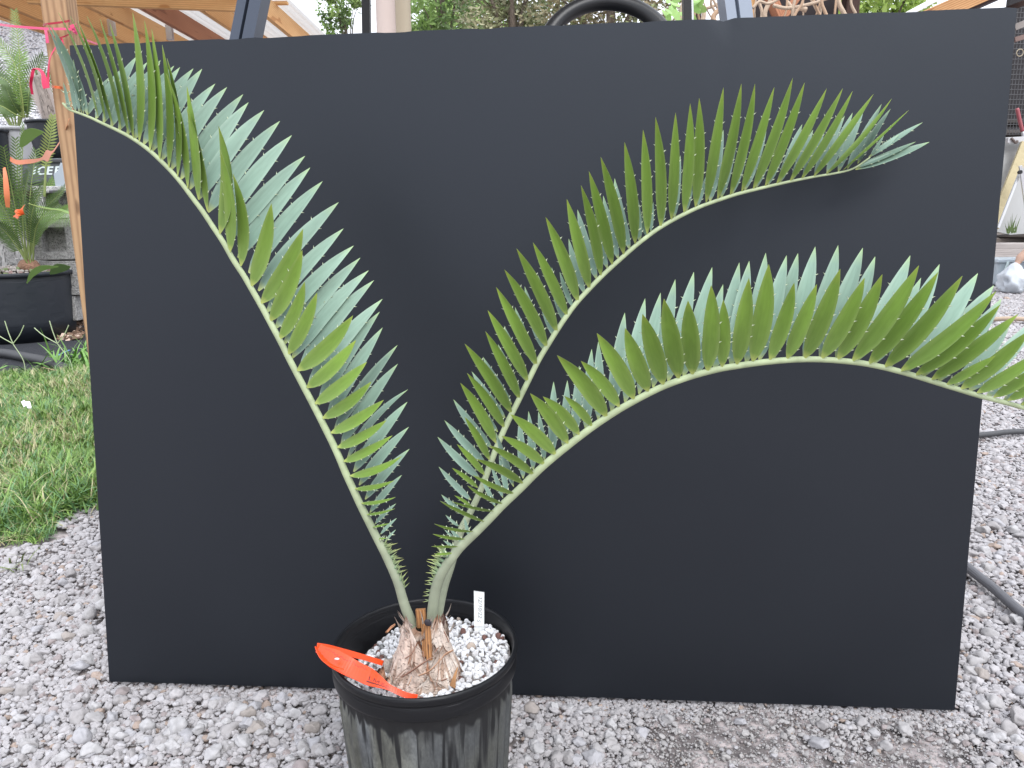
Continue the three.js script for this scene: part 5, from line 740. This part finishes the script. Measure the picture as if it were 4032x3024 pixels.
{
  // vine arbour: bare twisting stems over brown timbers
  const ar = thing('vine_arbour', 'rough brown timber arbour behind the cart, right of the steering wheel', 'arbour', V(W(1640, 40, -5.6).x, 0, -5.6));
  const bx = (a, b, w, h, m) => mesh('timber', beamGeo(a, b, w, h, V(0, 0.2, 1)), m, ar, true), z = -5.6;
  bx(W(1490, -30, z - 0.4), W(1850, -38, z - 0.4), 0.1, 0.14, woodDark); bx(W(1645, -50, z), W(1692, 58, z), 0.05, 0.09, woodRed); bx(W(1735, -25, z), W(1678, 58, z), 0.05, 0.10, woodRed); bx(W(1618, -40, z - 0.1), W(1619, 60, z - 0.1), 0.06, 0.06, woodB);
  bx(W(1500, 62, z - 0.5), W(1850, 58, z - 0.5), 0.08, 0.10, woodDark); for (const px of [1500, 1842]) bx(V(W(px, 0, z - 0.5).x, 0, z - 0.5), W(px, -60, z - 0.5), 0.1, 0.1, woodDark);
  const pan = mesh('back_panel', new RoundedBoxGeometry(0.86, 1.3, 0.03, 2, 0.005).translate(...W(1688, 30, z - 0.7).toArray()), std({ color: C(0.035, 0.028, 0.03), roughness: 0.9 }), ar, true);
  const vn1 = std({ color: C(0.50, 0.385, 0.285), roughness: 0.85, bumpMap: pitMap, bumpScale: 0.002 }), vn2 = std({ color: C(0.42, 0.285, 0.19), roughness: 0.85 });
  const vines = thing('bare_vine', 'tangle of bare tan vine stems over the brown arbour', 'vine', V(W(1640, 40, -5.3).x, 0, -5.3));
  const vp = [[[1494, 60], [1502, 20], [1515, -20]], [[1510, 70], [1520, 30], [1512, 0], [1530, -25]], [[1530, 68], [1545, 30], [1535, 5], [1550, -20]], [[1500, 10], [1525, 18], [1555, 6], [1580, -12]], [[1552, 60], [1540, 38], [1556, 15], [1548, -15]], [[1626, 18], [1640, 4], [1660, 8], [1690, -6]], [[1636, 66], [1646, 30], [1640, 0], [1650, -20]], [[1655, 62], [1652, 28], [1664, 0], [1668, -20]], [[1708, 64], [1718, 30], [1732, 8], [1738, -20]], [[1716, 60], [1712, 25], [1722, -18]], [[1742, 22], [1728, 18], [1716, 22], [1700, 4]], [[1762, 58], [1772, 25], [1768, -15]], [[1795, 56], [1782, 26], [1775, 5], [1782, -18]], [[1836, 52], [1822, 28], [1812, 5], [1815, -20]], [[1848, 30], [1838, 5], [1845, -20]], [[1670, 12], [1700, 18], [1760, 6], [1800, -8]]];
  vp.forEach((l, i) => mesh('stem', tubeGeo(l.map(([x, y]) => W(x, y, -5.3 + 0.12 * Math.sin(i * 1.7))), (t) => [0.012, 0.017, 0.010][i % 3] * (1 - 0.25 * t), 24, 7), i % 4 ? vn1 : vn2, vines, true));
  for (let i = 0; i < 13; i++) { const x = rr(1488, 1850), x2 = x + rr(-60, 60), zz = -5.35 + rr(-0.15, 0.1); mesh('stem', tubeGeo([W(x, 70, zz), W((x + x2) / 2 + rr(-8, 8), 25, zz + 0.02), W(x2, -25, zz)], rr(0.004, 0.008), 14, 6), i % 3 ? vn2 : vn1, vines, true); }
  // large leaves by the right rim of the wheel
  const bl = thing('leafy_vine', 'bright green large leaved vine right of the steering wheel', 'vine', W(1462, 50, -4.6)), gs = []; for (let i = 0; i < 46; i++) { const p = W(rr(1440, 1520), rr(-20, 62), rr(-5.0, -4.4)), s = new THREE.Shape(), r = rr(0.022, 0.045); s.moveTo(0, -r); s.quadraticCurveTo(r * 1.1, -r * 0.3, 0, r * 1.25); s.quadraticCurveTo(-r * 1.1, -r * 0.3, 0, -r); const g = new THREE.ShapeGeometry(s, 6); g.rotateX(rr(-0.9, 0.5)); g.rotateY(rr(-1, 1)); g.rotateZ(rr(0, 6.3)); g.translate(p.x, p.y, p.z); gs.push(g); }
  mesh('leaves', gs, new THREE.MeshPhysicalMaterial({ color: C(0.32, 0.52, 0.15), roughness: 0.5, side: 2, transmission: 0.25, thickness: 0 }), bl, true); mesh('stem', tubeGeo([V(W(1470, 0, -4.7).x, 0, -4.7), W(1466, 60, -4.7), W(1475, 10, -4.7), W(1490, -30, -4.7)], 0.012, 20, 7), vn1, bl, true);
}
{
  // open shed at the right: tan fascia, grey flashing, dark inside
  const shed = thing('open_shed', 'dark open shed with tan fascia board at the right edge', 'shed', V(5.2, 0, -8)), z0 = -6.4;
  const a0 = W(1962, 30, z0), a1 = W(2060, -22, z0), f0 = W(1985, 34, z0 + 0.02), f1 = W(2110, -20, z0 + 0.02), ext = (p, q, k) => p.clone().lerp(q, k);
  mesh('flashing', beamGeo(ext(a0, a1, -0.6), ext(a0, a1, 4), 0.04, 0.07, V(0, 0, 1)), galv, shed, true);
  mesh('fascia_board', beamGeo(ext(f0, f1, -0.5).add(V(0.06, -0.02, 0.03)), ext(f0, f1, 3.5).add(V(0.06, -0.02, 0.03)), 0.12, 0.04, V(0, 0, 1)), woodA, shed, true);
  const u0 = ext(f0, f1, -0.6).add(V(0.1, -0.06, 0)), u1 = ext(f0, f1, 4).add(V(0.1, -0.06, 0)), roof = []; for (const p of [u0, u1]) for (const dz of [0, -5]) roof.push(p.x, p.y, p.z + dz);
  mesh('roof_deck', new THREE.BoxGeometry(u0.distanceTo(u1), 0.05, 5).rotateZ(Math.atan2(u1.y - u0.y, u1.x - u0.x)).translate((u0.x + u1.x) / 2, (u0.y + u1.y) / 2, z0 - 2.55), std({ color: C(0.06, 0.042, 0.045), roughness: 0.9 }), shed, true);
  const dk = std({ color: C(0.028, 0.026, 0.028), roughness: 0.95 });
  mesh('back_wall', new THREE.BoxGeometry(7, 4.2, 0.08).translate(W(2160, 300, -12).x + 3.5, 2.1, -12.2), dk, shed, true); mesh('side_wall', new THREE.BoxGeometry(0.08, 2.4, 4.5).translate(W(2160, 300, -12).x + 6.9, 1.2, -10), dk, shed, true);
  for (const [pa, pb, w, m] of [[[2150, 30], [2240, -4], 0.05, woodDark], [[2185, 62], [2260, 32], 0.06, std({ color: C(0.36, 0.33, 0.31), roughness: 0.9 })], [[2185, 88], [2260, 66], 0.045, std({ color: C(0.27, 0.19, 0.17), roughness: 0.9 })]]) mesh('rafter', beamGeo(W(...pa, -8), W(...pb, -8), w, 0.11, V(0, 0, 1)), m, shed, true);
  // wire mesh panel
  const wires = [], wz = -10.2, wx = W(2150, 200, wz).x, wy = W(2200, 290, wz).y; for (let i = 0; i < 16; i++) wires.push(new THREE.CylinderGeometry(0.004, 0.004, 1.5, 5).translate(wx + i * 0.04, wy + 0.75, wz)); for (let i = 0; i < 26; i++) wires.push(new THREE.CylinderGeometry(0.004, 0.004, 0.64, 5).rotateZ(1.5708).translate(wx + 0.3, wy + i * 0.06, wz + 0.006));
  mesh('wire_panel', wires.map((g) => g.toNonIndexed()), std({ color: C(0.10, 0.10, 0.105), roughness: 0.8 }), shed, true);
  for (const [py, h, c] of [[262, 0.05, 0.07], [285, 0.04, 0.11], [330, 0.05, 0.05]]) mesh('shelf', new RoundedBoxGeometry(2.2, h, 0.5, 2, 0.008).translate(W(2150, py, -10.6).x + 1.1, W(2200, py, -10.6).y, -10.8), std({ color: C(c, c * 0.9, c * 0.85), roughness: 0.9 }), shed, true);
  tag(mesh('coiled_wire', new THREE.TorusGeometry(0.036, 0.0045, 8, 32).translate(...W(2203, 114, -8.8).toArray()), std({ color: C(0.42, 0.36, 0.25), roughness: 0.6 })), 'small tan ring hanging in the dark shed at the right edge', 'ring');
  const rz0 = -9.7, rod = thing('red_handle', 'red handle sticking up behind the white panel at the right edge', 'handle', W(2209, 298, rz0)); mesh('grip', tubeGeo([W(2197, 234, rz0), W(2202, 258, rz0), W(2208.5, 284, rz0)], (t) => 0.022 * (t < 0.05 ? 0.8 : 1), 16, 12), std({ color: C(0.34, 0.085, 0.10), roughness: 0.5 }), rod, true); mesh('shaft', tubeGeo([W(2208.5, 284, rz0), W(2210, 292, rz0), W(2210, 330, rz0)], 0.016, 10, 10), galv, rod, true);
  // slab, kerb and the things stored on it
  const pz = -9.3, sy = W(2190, 512, pz).y, sx = W(2160, 520, -9).x - 1.2;
  const slab = mesh('concrete_slab', new RoundedBoxGeometry(7, sy, 4.4, 2, 0.02).translate(sx + 3.5, sy / 2, -11.3), std({ color: C(0.20, 0.17, 0.15), roughness: 0.95, bumpMap: gravelBump, bumpScale: 0.004 })); slab.userData.kind = 'structure';
  const dirt = mesh('dark_soil', rockGeo(3, 0.5, 1).scale(0.6, 0.05, 0.3).translate(W(2190, 510, pz).x + 0.2, sy + 0.01, pz + 0.12), std({ color: C(0.035, 0.026, 0.022), roughness: 1 })); tag(dirt, 'dark damp soil under the leaning white panel', 'soil');
  const kt = W(2190, 524, -9).y, kerb = mesh('kerb', new RoundedBoxGeometry(7, kt, 0.14, 3, 0.02).translate(sx + 3.5, kt / 2, -9.03), std({ color: C(0.40, 0.365, 0.345), roughness: 0.95, bumpMap: pitMap, bumpScale: 0.004 })); kerb.userData.kind = 'structure';
  const wp = std({ color: C(0.40, 0.405, 0.40), roughness: 0.5 }), panel = thing('white_panel', 'dirty white appliance panel leaning in front of the shed', 'panel', W(2200, 512, pz));
  const pA = W(2172, 297, pz - 0.1), pB = W(2262, 292, pz - 0.1), pC = W(2250, 522, pz + 0.15), pD = W(2150, 500, pz + 0.15), pq = []; for (const o of [0, -0.05]) for (const p of [pA, pB, pC, pD]) pq.push(p.x, p.y, p.z + o);
  mesh('panel_face', geoFrom(pq, [0, 3, 2, 0, 2, 1, 4, 5, 6, 4, 6, 7, 0, 1, 5, 0, 5, 4, 3, 0, 4, 3, 4, 7, 2, 3, 7, 2, 7, 6, 1, 2, 6, 1, 6, 5]).toNonIndexed(), wp, panel, true);
  mesh('panel_cap', beamGeo(W(2172, 304, pz), W(2262, 298, pz), 0.06, 0.09, V(0, 0, 1)), std({ color: C(0.55, 0.55, 0.56), roughness: 0.4 }), panel, true); mesh('latch', tubeGeo([W(2184, 298, pz + 0.05), W(2189, 303, pz + 0.06), W(2194, 309, pz + 0.06), W(2198, 304, pz + 0.06)], 0.014, 12, 8), std({ color: C(0.13, 0.10, 0.09), roughness: 0.6 }), panel, true);
  const ply = thing('yellow_board', 'yellowish plank leaning against the white panel', 'plank', W(2165, 460, pz + 0.25)); mesh('plank', beamGeo(W(2146, 490, pz + 0.30), W(2217, 310, pz + 0.06), 0.13, 0.03, V(0, 0, 1)), std({ color: C(0.50, 0.43, 0.26), roughness: 0.85, bumpMap: pitMap, bumpScale: 0.002 }), ply, true);
  const lad = thing('aluminium_legs', 'folding aluminium legs leaning against the white panel', 'metal legs', W(2180, 470, pz + 0.4)), bar = (a, b, w) => mesh('leg', beamGeo(W(...a, pz + 0.40), W(...b, pz + 0.34), w, 0.02, V(0, 0, 1)), galv, lad, true); bar([2156, 492], [2204, 370], 0.028); bar([2204, 358], [2220, 470], 0.034); mesh('hinge', new THREE.CylinderGeometry(0.022, 0.022, 0.03, 16).rotateX(1.57).translate(...W(2203, 372, pz + 0.42).toArray()), blackPlastic, lad, true);
  const weedG = []; for (let i = 0; i < 26; i++) { const b = W(rr(2176, 2194), rr(496, 506), pz + 0.45), e = b.clone().add(V(rr(-0.05, 0.05), rr(0.05, 0.2), 0)); weedG.push(ribbonGeo([b, b.clone().lerp(e, 0.5), e], (t) => 0.014 * (1.05 - t), V(1, 0, 0.4), 4)); } const wd = thing('weeds', 'small green weeds growing under the white panel', 'weeds', W(2185, 508, pz + 0.45)); mesh('leaves', weedG, std({ color: C(0.09, 0.14, 0.04), roughness: 0.7, side: 2 }), wd, true);
  // tote and plastic bag
  const tz = -6.9, tote = thing('plastic_tote', 'pale blue grey plastic tote behind the white bag', 'tote', W(2180, 628, tz)); const ty = W(2180, 563, tz).y; mesh('tote_body', new RoundedBoxGeometry(0.42, ty, 0.28, 4, 0.03).translate(0.06, ty / 2 - W(2180, 628, tz).y, -0.1), std({ color: C(0.42, 0.48, 0.52), roughness: 0.4 }), tote); mesh('tote_lid', new RoundedBoxGeometry(0.46, 0.035, 0.31, 3, 0.012).translate(0.06, ty - W(2180, 628, tz).y, -0.1), std({ color: C(0.50, 0.57, 0.62), roughness: 0.35 }), tote); mesh('tote_handle', tubeGeo([V(-0.15, 0.05, 0.06), V(-0.12, ty * 0.6, 0.07), V(-0.08, ty + 0.04, 0.06)], 0.012, 10, 8), std({ color: C(0.55, 0.66, 0.66), roughness: 0.4 }), tote);
  const bz = -6.30, bc = G(2183, 632), bag = thing('plastic_bag', 'white crumpled plastic bag on the gravel at the right edge', 'bag', V(bc.x, 0, bz)); let bgm = new THREE.IcosahedronGeometry(1, 5); bgm.deleteAttribute('uv'); bgm.deleteAttribute('normal'); bgm = mergeVertices(bgm, 1e-4); const BP = bgm.attributes.position, bh = W(2190, 566, bz).y; for (let i = 0; i < BP.count; i++) { const p = V().fromBufferAttribute(BP, i), y = (p.y + 1) / 2, ridge = Math.abs(fbm(p.x * 2.2 + 4, p.y * 2.2, p.z * 2.2, 4) - 0.5), wr = 1 - 1.5 * ridge + 0.12 * (vn(p.x * 5, p.y * 5, p.z * 5) - 0.5) + 0.07 * Math.sin(6 * Math.atan2(p.x, p.z) + 8 * p.y); const wd = lerp(1.08, 0.62, sm(0.55, 1, y)); BP.setXYZ(i, p.x * 0.112 * wr * wd, Math.max(0.002, (y - 0.10) / 0.90 * bh * (0.9 + 0.2 * fbm(p.x * 2, p.z * 2, 3, 2))), p.z * 0.13 * wr * wd); } bgm.computeVertexNormals();
  mesh('bag_film', bgm, new THREE.MeshPhysicalMaterial({ color: C(0.56, 0.60, 0.64), roughness: 0.4, side: 2 }), bag);
}
{
  // someone crouching just outside the frame: only wrist, cuff and trousers reach in
  const fz = -6.32, o = W(2206, 610, fz), J = (x, y, z) => V(o.x + x, y, fz + z), hand = W(2205, 556, fz + 0.02);
  const bone = [[J(0.62, 0.72, -0.1), J(0.60, 0.98, -0.02), 0.17, 0.19], [J(0.60, 0.98, -0.02), J(0.52, 1.12, 0.03), 0.19, 0.12], [J(0.52, 1.12, 0.03), J(0.44, 1.22, 0.08), 0.06, 0.06], [J(0.44, 1.24, 0.09), J(0.40, 1.36, 0.11), 0.095, 0.085], [J(0.44, 1.06, 0.16), J(0.30, 0.80, 0.16), 0.055, 0.045], [J(0.30, 0.80, 0.16), hand, 0.044, 0.027], [J(0.70, 1.06, -0.18), J(0.62, 0.78, 0.0), 0.055, 0.045], [J(0.62, 0.78, 0), J(0.50, 0.62, 0.16), 0.042, 0.03], [J(0.66, 0.66, 0.02), J(0.24, 0.50, 0.10), 0.10, 0.075], [J(0.24, 0.50, 0.10), J(0.38, 0.08, 0.06), 0.07, 0.05], [J(0.66, 0.66, -0.22), J(0.26, 0.48, -0.20), 0.10, 0.075], [J(0.26, 0.48, -0.2), J(0.44, 0.08, -0.2), 0.07, 0.05], [J(0.40, 0.045, 0.06), J(0.20, 0.04, 0.08), 0.045, 0.035], [J(0.46, 0.045, -0.2), J(0.26, 0.04, -0.2), 0.045, 0.035], [hand, hand.clone().add(V(-0.03, -0.06, 0.0)), 0.026, 0.022]];
  const res = 84, mc = new MarchingCubes(res, undefined, false, false, 200000), half = 0.78, cen = J(0.42, 0.70, 0);
  const dist = (p) => { let k = 1e9; for (const [a, b, ra, rb] of bone) { const ab = b.clone().sub(a), t = clamp(p.clone().sub(a).dot(ab) / ab.lengthSq()), d = p.distanceTo(a.clone().addScaledVector(ab, t)) - lerp(ra, rb, t); const h = clamp(0.5 + 0.5 * (k - d) / 0.03); k = lerp(k, d, h) - 0.03 * h * (1 - h); } return k; };
  for (let z = 0; z < res; z++) for (let y = 0; y < res; y++) for (let x = 0; x < res; x++) mc.field[x + y * res + z * res * res] = -dist(V(cen.x + (x - res / 2) / (res / 2) * half, cen.y + (y - res / 2) / (res / 2) * half, cen.z + (z - res / 2) / (res / 2) * half));
  mc.isolation = 0; mc.update(); const n = mc.count, pos = [], col = [];
  for (let i = 0; i < n; i++) { const p = V(cen.x + mc.positionArray[i * 3] * half, cen.y + mc.positionArray[i * 3 + 1] * half, cen.z + mc.positionArray[i * 3 + 2] * half); pos.push(p.x, p.y, p.z); const dh = p.distanceTo(hand); let c = p.y < 0.68 && dh > 0.2 ? [0.012, 0.012, 0.016] : p.y > 1.20 ? [0.45, 0.29, 0.21] : Math.sin(p.y * 150) > 0.2 ? [0.10, 0.10, 0.17] : [0.20, 0.20, 0.28]; if (dh < 0.085) c = [0.50, 0.33, 0.25]; if (p.y > 1.31) c = [0.05, 0.035, 0.03]; col.push(...c); }
  const g = new THREE.BufferGeometry(); g.setAttribute('position', new THREE.Float32BufferAttribute(pos, 3)); g.setAttribute('normal', new THREE.Float32BufferAttribute(Array.from(mc.normalArray.slice(0, n * 3)), 3)); g.setAttribute('color', new THREE.Float32BufferAttribute(col, 3));
  const who = mesh('person', g, std({ vertexColors: true, roughness: 0.85 })); tag(who, 'person in striped cuff crouching by the white bag, mostly outside the frame', 'person');
}

renderer.render(scene, camera);
